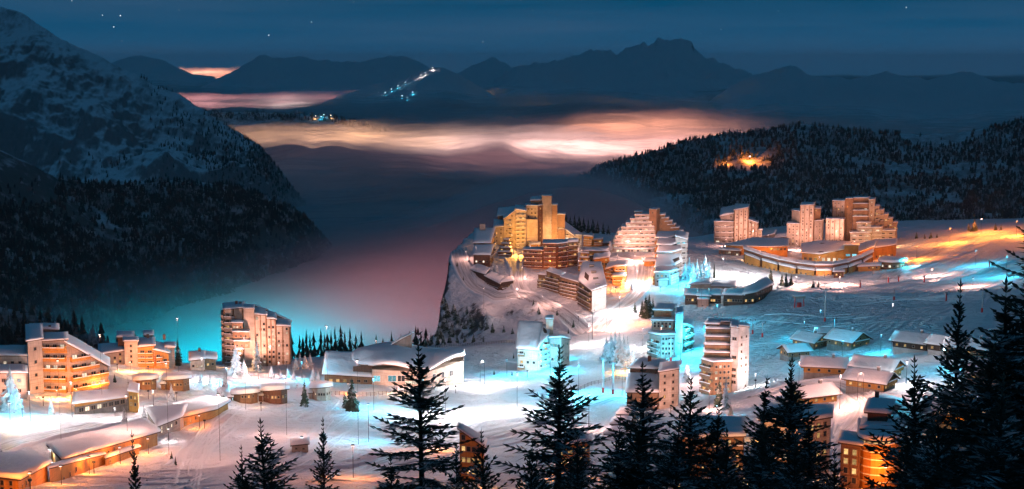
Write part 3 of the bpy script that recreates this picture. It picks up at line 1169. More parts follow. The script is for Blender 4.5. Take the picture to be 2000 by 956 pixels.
    def antenna(self, px, w, y0, y1):
        a = Acc()
        x, yy = self.xy(px, w)
        a.tube((x, yy, self.z(px, y1, w)), (x, yy, self.z(px, y0, w)), 0.14, 0.08, 5)
        link('antenna', a.mesh('antenna', [M['metal']]), self.root)


def chalet(label, px, py, L, W, H, rot, wall='wood', base='stone', lit=0.5, pane='win_warm', group='chalets', t=0.7, pitch=0.50, chim=True, deck=True, dz=0.0):
    """a gabled chalet: ridge along its local x axis (length L), width W, eaves at H; gable wall at -x and +x"""
    g = gp(px, py)
    root = link('chalet', None, None, (g[0], g[1], g[2] + dz), math.radians(rot))
    tag(root, label, 'chalet', group)
    rr = random.Random(int(px * 7 + py))
    rise = W / 2 * pitch
    hb = min(1.8, H * 0.4)
    a = Acc()
    a.box(-L / 2, L / 2, -W / 2, W / 2, -5, hb)
    link('base', a.mesh('base', [M[base]]), root)
    l2, w2 = L / 2 + 0.003, W / 2 + 0.003
    V = []
    for x in (-l2, l2):
        V += [(x, -w2, hb), (x, w2, hb), (x, w2, H), (x, 0, H + rise), (x, -w2, H)]
    f = [[4, 3, 2, 1, 0], [5, 6, 7, 8, 9], [0, 5, 9, 4], [1, 2, 7, 6]]
    link('wall', mesh_np('wall', V, f, [M[wall]]), root)
    ov, og = 1.0, 1.4
    ze = H - ov * pitch
    wo = W / 2 + ov
    lo = L / 2 + og
    for s in (-1, 1):
        c = [(-lo, 0, H + rise + 0.02), (-lo, s * wo, ze + 0.02), (lo, s * wo, ze + 0.02), (lo, 0, H + rise + 0.02)]
        cc = np.array(c)
        V = np.vstack([cc, cc + [0, 0, 0.25]])
        f = [[0, 1, 2, 3], [7, 6, 5, 4], [0, 4, 5, 1], [1, 5, 6, 2], [2, 6, 7, 3], [3, 7, 4, 0]]
        ro = link('roof', mesh_np('roof', V, f, [M['darkwood']]), root)
        q = cc + [0, 0, 0.254]
        q[:, 0] *= 1.01
        V, f = snow_quad(q if s > 0 else q[[3, 2, 1, 0]], t, 12, 7, int(px) + s, 0.5)
        # keep the snow full at the ridge so that both sides meet
        link('roof_snow', mesh_np('roof_snow', V, f, [M['roof_snow']], smooth=True), ro)
    nw = max(2, int(L / 3.2))
    for s, yy, ro in ((-1, -W / 2, 0), (1, W / 2, math.pi)):
        for i in range(nw):
            x = -L / 2 + L * (i + 0.5) / nw
            link('window', window_mesh(1.1, 1.1, 'frame', pane if rr.random() < lit else 'glass'), root, (x, yy - 0.01 * (1 if s < 0 else -1), hb + (H - hb) * 0.42), ro)
    for s, xx, ro in ((-1, -L / 2, -math.pi / 2), (1, L / 2, math.pi / 2)):
        for i in range(3):
            y = -W / 2 + W * (i + 0.5) / 3
            link('window', window_mesh(1.2, 1.3, 'frame', pane if rr.random() < lit else 'glass'), root, (xx, y, hb + 1.0), ro)
        if rise > 1.2:
            link('window', window_mesh(1.1, 1.0, 'frame', pane if rr.random() < lit else 'glass'), root, (xx, 0, H + rise * 0.25), ro)
        if deck:
            link('balcony', balcony_mesh(W * 0.8, 1.1, wall, 0.3), root, (xx, 0, hb + (H - hb) * 0.62), ro)
    if chim:
        a = Acc()
        cxp = L * 0.22
        a.box(cxp - 0.45, cxp + 0.45, -0.9, 0.0, H + rise * 0.5, H + rise + 1.6, 0)
        a.box(cxp - 0.55, cxp + 0.55, -1.0, 0.1, H + rise + 1.6, H + rise + 2.0, 1)
        link('chimney', a.mesh('chimney', [M['stone'], M['roof_snow']]), root)
    return root


# ------------------------------------------------------------------ buildings, left cluster
def R4(x0, x1, w0, w1):
    return [(x0, w0), (x1, w0), (x1, w1), (x0, w1)]


def left_cluster():
    # apartment block with long sloping snow roof and orange balconies
    b = Building('apartment_block', 'grey wooden apartment block with orange lit balconies and long sloping snow roof', 'apartment building', 140, 766, wood='greywood')
    v = b.vol([(58, -9), (86, -5), (86, 22), (58, 22)], 668)
    b.roof(v, 0.5, 0.8)
    b.wins(v, 0, 4, 1, 1.2, 1.4, 0.2)
    v = b.vol([(86.2, 0.6), (134, 0), (134, 20), (86.2, 20)], [668, 664, 652, 654])
    b.roof(v, 0.6, 0.9)
    main = v
    v2 = b.vol([(134.2, 0), (212, 12), (213, 30), (134.2, 19)], [668, 718, 704, 652])
    b.roof(v2, 0.8, 1.2)
    ov = b.vol([(90, -0.25), (134, -0.25), (134, 0.5), (90, 0.5)], 684, 690, 'orange', 'fascia')
    for v_, bays in ((main, 3), (v2, 4)):
        b.balc(v_, 0, 5, bays, 1.6, 'orange', 0.55, 0.4, None, 0.06, 0.97, 'win_white')
    v = b.vol(R4(66, 118, 20.2, 30), 645)
    b.roof(v, 0.5, 1.0)
    for k, px in enumerate((64, 78, 100, 112)):
        a = b.box(px, px + 5, 21 + (k % 2) * 5, 22.6 + (k % 2) * 5, 637 + (k % 2), 645, 'redwood', 'chimney')
    # low wing at the picture's edge
    b = Building('apartment_block', 'pinkish low apartment wing with flat snowy roofs by the yellow lit tree', 'apartment building', 25, 768, wood='palewood')
    v = b.vol([(-60, 4), (56, 4), (56, 20), (-60, 20)], 696)
    b.roof(v, 0.6, 1.0)
    b.wins(v, 0, 3, 7, 1.3, 1.3, 0.5, pane='win_white')
    v = b.vol([(-50, -8), (52, -8), (52, 3.8), (-50, 3.8)], 730)
    b.roof(v, 0.6, 1.0)
    b.wins(v, 0, 2, 6, 1.4, 1.3, 0.6, pane='win_cyan')
    # stepped cluster behind
    b = Building('apartment_block', 'stepped apartment block of grey and orange volumes with a square stair shaft', 'apartment building', 262, 716, wood='greywood')
    v = b.vol(R4(196, 243.5, 2, 22), [694, 686, 672, 676], None, 'greywood')
    b.roof(v, 0.6, 1.0)
    b.wins(v, 0, 3, 4, 1.2, 1.2, 0.15)
    v = b.vol(R4(244, 270, 0, 8), 668, None, 'palewood')
    b.roof(v, 0.4, 0.7)
    b.wins(v, 0, 4, 1, 1.0, 1.2, 0.3)
    v = b.vol([(270.3, 1), (302, 1), (302, 16), (270.3, 16)], [680, 676, 662, 664], None, 'orange')
    b.roof(v, 0.6, 1.0)
    b.balc(v, 0, 4, 2, 1.3, 'orange', 0.4)
    v = b.vol([(302.3, 1), (330, 4), (330, 18), (302.3, 16)], [684, 692, 676, 670], None, 'orange')
    b.roof(v, 0.6, 1.0)
    b.balc(v, 0, 3, 2, 1.3, 'orange', 0.4)
    v = b.vol(R4(232, 262, 9, 20), 660, None, 'redwood')
    b.roof(v, 0.5, 1.0)
    v = b.vol(R4(284, 300, 17, 26), 656, None, 'redwood')
    b.roof(v, 0.5, 1.0)
    for px in (262, 288, 320):
        b.box(px, px + 5, 12, 13.5, 654, 664, 'redwood', 'chimney')
    v = b.vol(R4(325, 342, 8, 18), 680, None, 'greywood')
    b.roof(v, 0.5, 0.9)
    # long low building with orange fascia
    b = Building('service_building', 'low flat building with orange fascia below the sloping snow roof block', 'building', 205, 806, wood='stone')
    v = b.vol([(146, -9), (252, 6), (258, 20), (150, 12)], [790, 777, 763, 768])
    b.roof(v, 0.8, 0.8, 'orange')
    b.wins(v, 0, 1, 8, 1.8, 1.6, 0.7, pane='win_white')
    v = b.vol([(252.4, 4), (270, 2), (272, 14), (257, 17)], 766, None, 'orange')
    b.roof(v, 0.4, 0.7, 'orange')
    b.wins(v, 0, 2, 2, 1.0, 1.2, 0.5)
    v = b.vol([(146.5, -9.8), (252, 5.2), (252, 5.7), (146.5, -9.3)], [790, 777, 777, 790], 796, 'orange', 'fascia')


def round_chalet(label, px, py, px0, px1, ytop, wood, pane='win_white', seed=1, lit=0.5):
    """a small many-sided chalet under a bulging snow roof"""
    b = Building('round_chalet', label, 'chalet', px, py, 'small round chalets', wood)
    W = (px1 - px0)
    xm = (px0 + px1) / 2
    pts = [(px0 + W * 0.06, 3.5), (px0 + W * 0.32, 0), (px0 + W * 0.72, 0), (px1 - W * 0.05, 3.5), (px1 - W * 0.08, 8.5), (px0 + W * 0.62, 11), (px0 + W * 0.25, 10.5), (px0 + W * 0.06, 7.5)]
    rows = [ytop + 3, ytop + 2, ytop, ytop - 1, ytop - 2, ytop - 3, ytop - 2, ytop]
    v = b.vol(pts, rows)
    b.roof(v, 0.9, 1.7, 'darkwood', quad=False)
    for i, n in ((0, 2), (1, 3), (2, 2)):
        b.wins(v, i, 1, n, 0.8, 1.1, lit, 1.0, 4.0, pane=pane)
    v2 = b.vol([(px0 - W * 0.1, 2.5), (px0 + W * 0.04, 2.5), (px0 + W * 0.04, 7), (px0 - W * 0.1, 7)], ytop + (py - ytop) * 0.45)
    b.roof(v2, 0.4, 0.8)
    return b


def left_small():
    round_chalet('brown round chalet below the orange stepped block', 286, 762, 262, 308, 742, 'wood', 'win_warm', 3)
    round_chalet('brown chalet with swept snow roof left of the dark spruce', 347, 764, 320, 373, 741, 'wood', 'win_warm', 4)
    round_chalet('brown round chalet with row of windows at the end of the orange wing', 478, 787, 452, 506, 769, 'wood', 'win_warm', 5)
    round_chalet('dark brown tall round chalet, right one of the pair before the tower', 540, 789, 511, 564, 762, 'redwood', 'win_warm', 6)
    round_chalet('pale round chalet beside the wooden hall with curved roof', 628, 783, 607, 648, 757, 'palewood', 'win_white', 7)
    # white chalet by the dark spruce
    b = Building('chalet', 'pale chalet with snow roof and dark rear wing right of the dark spruce', 'chalet', 392, 724, None, 'palewood')
    v = b.vol(R4(372, 400, 0, 12), [706, 702, 688, 690])
    b.roof(v, 0.6, 1.1)
    b.wins(v, 0, 2, 3, 1.1, 1.1, 0.4, pane='win_white')
    v = b.vol([(400.3, 3), (422, 5), (422, 16), (400.3, 14)], [700, 704, 692, 688], None, 'wood')
    b.roof(v, 0.6, 1.0)
    b.wins(v, 0, 2, 2, 1.1, 1.1, 0.3)
    b.box(388, 393, 8, 9.2, 680, 690, 'redwood', 'chimney')
    # hut buried in snow
    b = Building('snow_hut', 'little hut under thick snow on the slope above the thin dark spruces', 'hut', 585, 884, None, 'palewood')
    v = b.vol(R4(570, 602, 0, 6), [872, 868, 860, 862])
    b.roof(v, 0.4, 0.8)
    b.wins(v, 0, 1, 2, 0.7, 0.5, 0.0, 0.4)


def orange_wings():
    """long orange larch building in the lower left"""
    b = Building('lodge', 'long orange boarded lodge wing with snowy roof in the lower left corner', 'lodge', 40, 950, 'wings of the orange boarded lodge', 'orange')
    v = b.vol([(-60, -6), (36, -9), (94, 14), (62, 34), (-60, 20)], [926, 937, 908, 890, 900])
    b.roof(v, 0.9, 1.1, 'darkwood', quad=False)
    b.wins(v, 1, 2, 7, 1.0, 1.3, 0.15)
    b.wins(v, 0, 2, 5, 1.0, 1.3, 0.15)
    b = Building('lodge', 'long orange boarded lodge wing with rows of small windows and dark swept roof', 'lodge', 200, 905, 'wings of the orange boarded lodge', 'orange')
    v = b.vol([(122, -26), (309, 36), (285, 56), (100, 6)], [898, 845, 824, 872])
    b.roof(v, 1.0, 1.2)
    b.wins(v, 0, 2, 15, 1.0, 1.5, 0.12, 0.8, 7.5)
    v = b.vol([(96, -42), (205, -2.5), (203, 0.5), (100, -34)], [917, 889, 886, 910])
    b.roof(v, 0.3, 0.5)
    b.wins(v, 0, 1, 8, 1.0, 1.3, 0.2)
    v = b.vol([(206, -5), (272, 18), (270, 22.0), (205, -0.5)], [897, 875, 872, 893])
    b.roof(v, 0.5, 0.6)
    b.wins(v, 0, 1, 7, 1.3, 1.0, 0.1, 0.3)
    b = Building('lodge', 'grey gabled hub with twin lit dormers joining the orange lodge wings', 'lodge', 325, 850, None, 'greywood')
    v = b.vol([(308, -4), (352, 12), (362, 28), (290, 26)], [834, 816, 795, 800])
    b.roof(v, 0.9, 1.3)
    b.wins(v, 0, 2, 4, 1.1, 1.2, 0.4, pane='win_white')
    b = Building('lodge', 'short orange boarded lodge wing with rounded snow roof at the right end', 'lodge', 400, 821, 'wings of the orange boarded lodge', 'orange')
    v = b.vol([(352, -16), (420, 7), (446, 25), (400, 36), (345, 14)], [817, 801, 786, 781, 796])
    b.roof(v, 0.9, 1.4, quad=False)
    b.wins(v, 0, 1, 6, 0.9, 1.2, 0.4, 0.9, 4.0)
    b.wins(v, 1, 1, 4, 0.9, 1.2, 0.3, 0.9, 4.0)


def tower_and_hall():
    b = Building('apartment_tower', 'tall shingled apartment tower with stepped roof behind the cyan lit tree', 'apartment building', 505, 716, None, 'palewood')
    v = b.vol([(440, 4), (478, 0), (478, 18), (440, 20)], [606, 602, 592, 595], None, 'palewood')
    b.roof(v, 0.6, 1.0)
    b.balc(v, 0, 10, 2, 1.2, 'greywood', 0.3, 0.5, None, 0.05, 0.6)
    b.ribs(v, 0, 2, 'wood')
    b.balc(v, 3, 10, 2, 1.5, 'palewood', 0.3)
    v = b.vol(R4(478.3, 499, -2, 9), 604, None, 'palewood')
    b.roof(v, 0.3, 0.6)
    for (x0, x1, yt, w0) in ((499.3, 522, 612, 0), (522.3, 540, 620, 0.8), (540.3, 567, 634, 1.6)):
        v = b.vol(R4(x0, x1, w0, 18), [yt + 3, yt + 5, yt - 6, yt - 9])
        b.roof(v, 0.6, 1.1)
        b.wins(v, 0, 9, 3 if x1 - x0 > 20 else 2, 1.2, 1.4, 0.35, pane='win_white')
        b.ribs(v, 0, 2, 'wood')
    v = b.vol([(499, 18.3), (570, 18.3), (570, 22), (499, 22)], [597, 630, 629, 596])
    b.roof(v, 0.4, 0.6)
    # snow terraces on the lower left of the front
    for k, (x0, x1, yt) in enumerate(((455, 476, 632), (456, 488, 650), (458, 489, 668), (462, 476, 684))):
        v = b.vol(R4(x0, x1, -5.5 + k * 0.2 - k, -2.2 if x1 > 478 else -0.3), yt, yt + 12, 'wood', 'terrace')
        b.roof(v, 0.3, 1.0)
        b.wins(v, 0, 1, 3, 1.1, 1.2, 0.3, 0.0, pane='win_white')
    for px in (462, 470, 520):
        b.box(px, px + 5, 9, 10.2, 588 + (px - 460) * 0.3, 598 + (px - 460) * 0.3, 'redwood', 'chimney')

    # the wide hall with a wave of snow for a roof
    b = Building('hall', 'wide wooden hall with a wave shaped snow roof and big lit windows', 'hall', 760, 754, None, 'palewood')
    v1 = b.vol([(634, 4), (727, 2), (727, 26), (640, 26)], [732, 738, 692, 690], None, 'wood')
    b.roof(v1, 0.8, 1.2)
    b.wins(v1, 0, 1, 6, 1.6, 1.3, 0.6, 0.2, 3.0)
    fr = [(727.3, 1), (760, 0), (800, 0), (832, 2), (868, 8), (904, 16), (906, 34), (860, 36), (800, 38), (740, 38), (700, 30), (690, 20)]
    v2 = b.vol([(727.3, 1), (832, 1), (904, 16), (906, 34), (727.3, 34)], [722, 728, 706, 698, 684])
    xs = np.array([688, 700, 727, 750, 775, 800, 818, 832, 850, 870, 888, 908], float)
    fy = np.array([706, 712, 715, 712, 714, 720, 727, 728, 718, 706, 698, 694], float)
    fw = np.array([17, 12, -1.5, -2, -2, -2, -1, 0, 4, 8, 12, 15], float)
    by = np.array([690, 683, 676, 673, 672, 675, 680, 684, 684, 684, 686, 688], float)
    bw = np.array([34, 38, 42, 44, 44, 44, 42, 40, 40, 38, 36, 35], float)
    rows = 12
    gx = np.linspace(xs[0], xs[-1], 40)
    V = []
    for px in gx:
        f_y, f_w, b_y, b_w = (np.interp(px, xs, q) for q in (fy, fw, by, bw))
        p0 = np.array([*b.xy(px, f_w), b.z(px, f_y, f_w)])
        p1 = np.array([*b.xy(px, b_w), b.z(px, b_y, b_w)])
        for k in range(rows):
            t = k / (rows - 1)
            q = p0 * (1 - t) + p1 * t
            q[2] += 1.2 * math.sin(math.pi * t) + 0.5 * float(fbm(np.array([q[0] / 7]), np.array([q[1] / 7]), 2, 4)[0]) * (t > 0)
            V.append(q)
    V = np.array(V)
    top = V + [0, 0, 1.0]
    rim = V.reshape(40, rows, 3)
    f = grid_faces(40, rows)
    nV = len(V)
    sheet = np.vstack([top, V])
    faces = f.tolist() + (f[:, ::-1] + nV).tolist()
    ring = [i * rows for i in range(40)] + [39 * rows + j for j in range(1, rows)] + [i * rows + rows - 1 for i in range(38, -1, -1)] + [j for j in range(rows - 2, 0, -1)]
    for i in range(len(ring)):
        j = (i + 1) % len(ring)
        faces.append([ring[i], ring[i] + nV, ring[j] + nV, ring[j]])
    o = link('roof', mesh_np('roof', np.vstack([V - [0, 0, 0.02], V - [0, 0, 0.35]]), f.tolist() + (f[:, ::-1] + nV).tolist() + [[ring[i], ring[i] + nV, ring[(i + 1) % len(ring)] + nV, ring[(i + 1) % len(ring)]] for i in range(len(ring))], [M['darkwood']]), b.root)
    link('roof_snow', mesh_np('roof_snow', sheet, faces, [M['roof_snow']], smooth=True), o)
    for (e, cols, a0, a1, w, h) in ((0, 1, 0.02, 0.15, 3.0, 2.6), (0, 1, 0.30, 0.44, 3.6, 2.8), (0, 1, 0.46, 0.62, 3.2, 2.8), (0, 1, 0.84, 0.97, 2.6, 2.2), (1, 3, 0.1, 0.8, 1.9, 2.6)):
        b.wins(v2, e, 1, cols, w, h, 1.0, 0.8, 5.2, a0, a1, 'win_cyan' if e == 0 else 'glass', 'frame_white')
    b.wins(v2, 0, 1, 2, 3.0, 1.6, 1.0, 0.0, 2.4, 0.62, 0.84, 'win_white')
    v = b.vol([(690, 4), (727, 2), (727, 3.6), (691, 5.6)], [716, 712, 712, 716], 726, 'darkwood', 'clerestory')
    v = b.vol([(766, 36), (804, 30), (806, 46), (770, 46)], [676, 652, 652, 672], None, 'greywood', 'gable')
    b.roof(v, 0.5, 0.8)


def cliff_village():
    # two stepped blocks with sloping snow roofs at the cliff's edge
    b = Building('apartment_block', 'small block with two sloping snow roofs above the cliff edge', 'apartment building', 948, 522, None, 'redwood')
    v = b.vol([(925, 2), (957, 0), (964, 16), (926, 16)], [499, 499, 480, 480])
    b.roof(v, 0.6, 1.2)
    b.wins(v, 0, 2, 4, 1.3, 1.4, 0.5, pane='win_white')
    b.balc(v, 1, 2, 2, 1.2, 'greywood', 0.4)
    v = b.vol([(926, 16.4), (958, 16.4), (966, 38), (928, 40)], [476, 476, 447, 448])
    b.roof(v, 0.6, 1.2)
    b.balc(v, 1, 4, 3, 1.2, 'greywood', 0.4)
    b.box(937, 948, 33, 38, 438, 449, 'palewood', 'stair_head')
    # the great yellow lit complex
    b = Building('apartment_complex', 'great yellow lit apartment complex with terraced roofs on top of the cliff', 'apartment building', 1012, 487, None, 'palewood')
    v = b.vol([(965, 8), (984, 4), (986, 22), (966, 24)], [446, 444, 432, 430])
    b.roof(v, 0.5, 1.0)
    b.wins(v, 0, 6, 2, 1.2, 1.3, 0.5)
    v = b.vol([(984.3, 3), (1006, 0), (1008, 20), (984.3, 22)], [430, 412, 404, 424])
    b.roof(v, 0.6, 1.0)
    b.wins(v, 0, 10, 2, 1.2, 1.3, 0.4)
    b.balc(v, 0, 9, 1, 1.3, 'palewood', 0.5, 0.5, None, 0.35, 0.75)
    v = b.vol([(1006.3, 0.5), (1027, 2.5), (1027, 22), (1008, 20)], [410, 414, 404, 402])
    b.roof(v, 0.5, 1.0)
    b.balc(v, 0, 10, 2, 1.3, 'palewood', 0.5)
    v = b.vol([(972, 22.5), (1004, 20.5), (1006, 32), (975, 34)], [424, 418, 405, 408], None, 'wood')
    b.roof(v, 0.6, 1.2)
    v = b.vol([(1027.4, 12), (1050, 9), (1052, 26), (1027.4, 26)], 403)
    b.roof(v, 0.5, 0.9)
    b.wins(v, 0, 10, 3, 1.1, 1.2, 0.35)
    v = b.vol([(1050.4, 9), (1060, 14), (1060, 26), (1052.3, 26)], 403, None, 'redwood')
    b.roof(v, 0.4, 0.8)
    b.wins(v, 0, 10, 1, 1.1, 1.2, 0.5)
    v = b.vol([(1036, 16), (1058, 16), (1058, 28), (1038, 28)], [393, 392, 384, 386], 406, 'wood', 'penthouse')
    b.roof(v, 0.4, 0.8)
    v = b.vol(R4(1058.5, 1077, 14, 24), 384, None, 'greywood', 'lift_shaft')
    b.roof(v, 0.2, 0.4)
    v = b.vol(R4(1077.4, 1088, 16, 28), 402, None, 'wood')
    b.roof(v, 0.4, 0.9)
    v = b.vol(R4(1088.4, 1103, 18, 28), 420, None, 'wood')
    b.roof(v, 0.4, 0.9)
    b.balc(v, 0, 2, 1, 1.2, 'redwood', 0.3)
    b.vol([(1027.6, 6), (1050, 6), (1050, 8.7), (1027.6, 11)], 429, None, 'palewood', 'wall')
    # right wing with the long sliding roof
    b = Building('apartment_block', 'apartment wing with balconies under a long slanting snow roof beside the yellow complex', 'apartment building', 1085, 479, None, 'palewood')
    v = b.vol([(1051, -2), (1070, 0), (1070, 20), (1054, 20)], [422, 421, 414, 415])
    b.roof(v, 0.5, 0.9)
    b.balc(v, 0, 8, 2, 1.4, 'palewood', 0.5, pane='win_white')
    v = b.vol([(1070.3, 0), (1124, 4), (1136, 26), (1078, 22)], [423, 466, 460, 415])
    b.roof(v, 0.7, 1.0)
    b.balc(v, 0, 8, 5, 1.4, 'palewood', 0.5, pane='win_white')
    v = b.vol(R4(1124.4, 1137, 3, 12), 461, None, 'plaster')
    b.roof(v, 0.4, 0.8)
    b.wins(v, 0, 3, 1, 1.1, 1.2, 0.3)
    # dark red block in front
    b = Building('apartment_block', 'dark red brown apartment block with rows of balconies facing the cliff road', 'apartment building', 1075, 526, None, 'redwood')
    v = b.vol([(1022, 6), (1061, 2), (1062, 18), (1024, 20)], 489)
    b.roof(v, 0.4, 0.6)
    b.balc(v, 0, 4, 7, 1.3, 'redwood', 0.3)
    v = b.vol([(1061.3, 1), (1087, 0), (1108, 6), (1108, 20), (1062, 18)], 477)
    b.roof(v, 0.5, 0.8)
    b.balc(v, 0, 5, 3, 1.4, 'redwood', 0.35)
    b.balc(v, 1, 5, 2, 1.4, 'redwood', 0.3)
    v = b.vol([(1108.3, 7), (1128, 10), (1128, 22), (1108.3, 20)], 474, None, 'wood')
    b.roof(v, 0.5, 1.4)
    b.balc(v, 0, 5, 2, 1.3, 'wood', 0.4)
    # long low one on the cliff
    b = Building('lodge', 'long low dark lodge with undulating snow roof along the cliff road', 'lodge', 977, 568, None, 'redwood')
    v = b.vol([(921, 44), (948, 22), (955, 36), (930, 56)], [528, 537, 526, 516])
    b.roof(v, 0.9, 1.1)
    b.balc(v, 0, 1, 5, 1.1, 'redwood', 0.2, 0.6, 5.5)
    v = b.vol([(948.3, 21.5), (977, 0), (986, 16), (958, 36)], [540, 556, 544, 532])
    b.roof(v, 0.9, 1.1)
    b.balc(v, 0, 1, 6, 1.1, 'redwood', 0.45, 0.6, 5.0)
    v = b.vol([(977.3, 0), (1003, 9), (1000, 20), (986, 17)], [553, 549, 542, 543], None, 'darkwood')
    b.roof(v, 0.8, 1.0)
    b.balc(v, 0, 1, 4, 1.0, 'redwood', 0.5, 0.6, 4.6)
    # long block stepping down to the right
    b = Building('apartment_block', 'long wooden apartment block with stacked balconies below the dark red block', 'apartment building', 1105, 588, None, 'wood')
    v = b.vol([(1051, 34), (1067, 30), (1070, 42), (1054, 44)], 537)
    b.roof(v, 0.5, 0.8)
    b.balc(v, 0, 5, 2, 1.3, 'wood', 0.3)
    v = b.vol([(1067.3, 29), (1095, 14), (1103, 28), (1076, 42)], [530, 540, 534, 524])
    b.roof(v, 0.5, 0.9)
    b.balc(v, 0, 6, 4, 1.4, 'wood', 0.3)
    v = b.vol([(1095.3, 13), (1131, -2), (1140, 14), (1104, 27)], [542, 553, 545, 536])
    b.roof(v, 0.5, 0.9)
    b.balc(v, 0, 6, 5, 1.4, 'wood', 0.3)
    # near block with dormered snow roof
    b = Building('apartment_block', 'apartment block with snow roof full of roof windows at the bend of the cliff road', 'apartment building', 1156, 610, None, 'wood')
    v = b.vol([(1131, 26), (1156, 0), (1183, 5), (1172, 48), (1138, 50)], [550, 569, 560, 514, 515])
    b.roof(v, 0.5, 0.9, quad=False)
    b.balc(v, 0, 7, 5, 1.3, 'wood', 0.35, 0.8)
    b.wins(v, 1, 4, 3, 1.1, 1.2, 0.2)
    b.vol([(1156, -0.4), (1183.6, 4.6), (1183.6, 4.95), (1156, -0.05)], [569, 560, 560, 569], None, 'plaster', 'end_wall')
    v3 = v
    for k in range(4):
        t = 0.18 + 0.2 * k
        px = 1164 - 4 * k + 3
        py = 558 - 12.5 * k
        w = 6 + 11 * k
        vv = b.vol([(px - 5, w), (px + 5, w), (px + 5, w + 2.0), (px - 5, w + 2.0)], py - 3.0, py + 4, 'palewood', 'dormer')
        b.wins(vv, 0, 1, 1, 2.2, 0.9, 0.3, 0.0, None, 0.1, 0.9)
    # orange lit group
    b = Building('apartment_block', 'orange lit stepped apartment block right of the dark red block', 'apartment building', 1180, 560, None, 'orange')
    v = b.vol([(1139, 52), (1186, 50), (1186, 62), (1140, 66)], 491)
    b.roof(v, 0.5, 0.8)
    b.balc(v, 0, 4, 5, 1.2, 'redwood', 0.5)
    v = b.vol([(1160, 36), (1188, 30), (1190, 48), (1162, 50)], [508, 503, 496, 498])
    b.roof(v, 0.6, 1.4)
    b.wins(v, 0, 5, 4, 1.2, 1.3, 0.5)
    v = b.vol([(1184, 22), (1200, 16), (1206, 30), (1189, 33)], [528, 520, 512, 514])
    b.roof(v, 0.6, 1.2)
    b.balc(v, 0, 5, 2, 1.3, 'orange', 0.5)
    v = b.vol([(1200.4, 14), (1222, 12), (1225, 28), (1206, 30)], [522, 520, 511, 512])
    b.roof(v, 0.7, 1.3)
    b.balc(v, 0, 5, 3, 1.3, 'orange', 0.5)
    v = b.vol([(1196, 4), (1220, 3), (1221, 11.5), (1200, 13)], [542, 541, 535, 536])
    b.roof(v, 0.5, 1.1)
    b.balc(v, 0, 3, 3, 1.2, 'orange', 0.5)


def cliff_village_more():
    """smaller blocks packed between the big ones on the cliff"""
    b = Building('apartment_block', 'small stepped orange block squeezed between slanting roof wing and terraced pyramid', 'apartment building', 1160, 482, None, 'orange')
    v = b.vol([(1140, 4), (1158, 0), (1160, 14), (1142, 16)], 462)
    b.roof(v, 0.4, 0.9)
    b.balc(v, 0, 4, 2, 1.3, 'orange', 0.6)
    v = b.vol([(1158.4, 1), (1176, 3), (1178, 14), (1160.4, 14)], 469)
    b.roof(v, 0.4, 0.9)
    b.balc(v, 0, 3, 2, 1.3, 'orange', 0.6)
    v = b.vol([(1176.4, 4), (1190, 6), (1190, 15), (1178.4, 14)], 476, None, 'wood')
    b.roof(v, 0.4, 0.9)
    b.wins(v, 0, 2, 2, 1.1, 1.2, 0.5)
    b = Building('apartment_block', 'terraced brown steps with snow ledges at the left foot of the yellow complex', 'apartment building', 988, 500, None, 'wood')
    for k in range(4):
        v = b.vol([(972 + 4 * k, 0 + 3 * k), (1000 - 2 * k, -1 + 3 * k), (1001 - 2 * k, 12), (973 + 4 * k, 13)], 493 - 8 * k, 501 - 8 * k if k else None, 'wood')
        b.roof(v, 0.3, 0.7)
        b.balc(v, 0, 1, 3, 1.3, 'wood', 0.6, 0.1 + max(0.0, v['zt'][0] - v['zb'] - 2.9), None, 0.03, 0.97, snow=0.4)
    b = Building('apartment_block', 'orange block with stacked snow ledges between dark red block and orange stepped block', 'apartment building', 1140, 530, None, 'orange')
    for k in range(4):
        v = b.vol([(1129 + 1.5 * k, 2.5 * k), (1152 - k, 2.5 * k - 1), (1153 - k, 14), (1131 + 1.5 * k, 15)], 521 - 8.5 * k, 530 - 8.5 * k if k else None, 'orange')
        b.roof(v, 0.3, 0.7)
        b.balc(v, 0, 1, 2, 1.4, 'orange', 0.6, 0.1 + max(0.0, v['zt'][0] - v['zb'] - 2.9), None, 0.03, 0.97, snow=0.4)
    b = Building('house', 'small house with humped snow roof in the yellow courtyard', 'house', 1046, 486, None, 'orange', dy=-4)
    v = b.vol([(1034, 0), (1054, 1), (1054, 8), (1035, 8)], [479, 478, 474, 474])
    b.roof(v, 0.5, 0.9)
    b.wins(v, 0, 1, 3, 1.0, 1.1, 0.8)


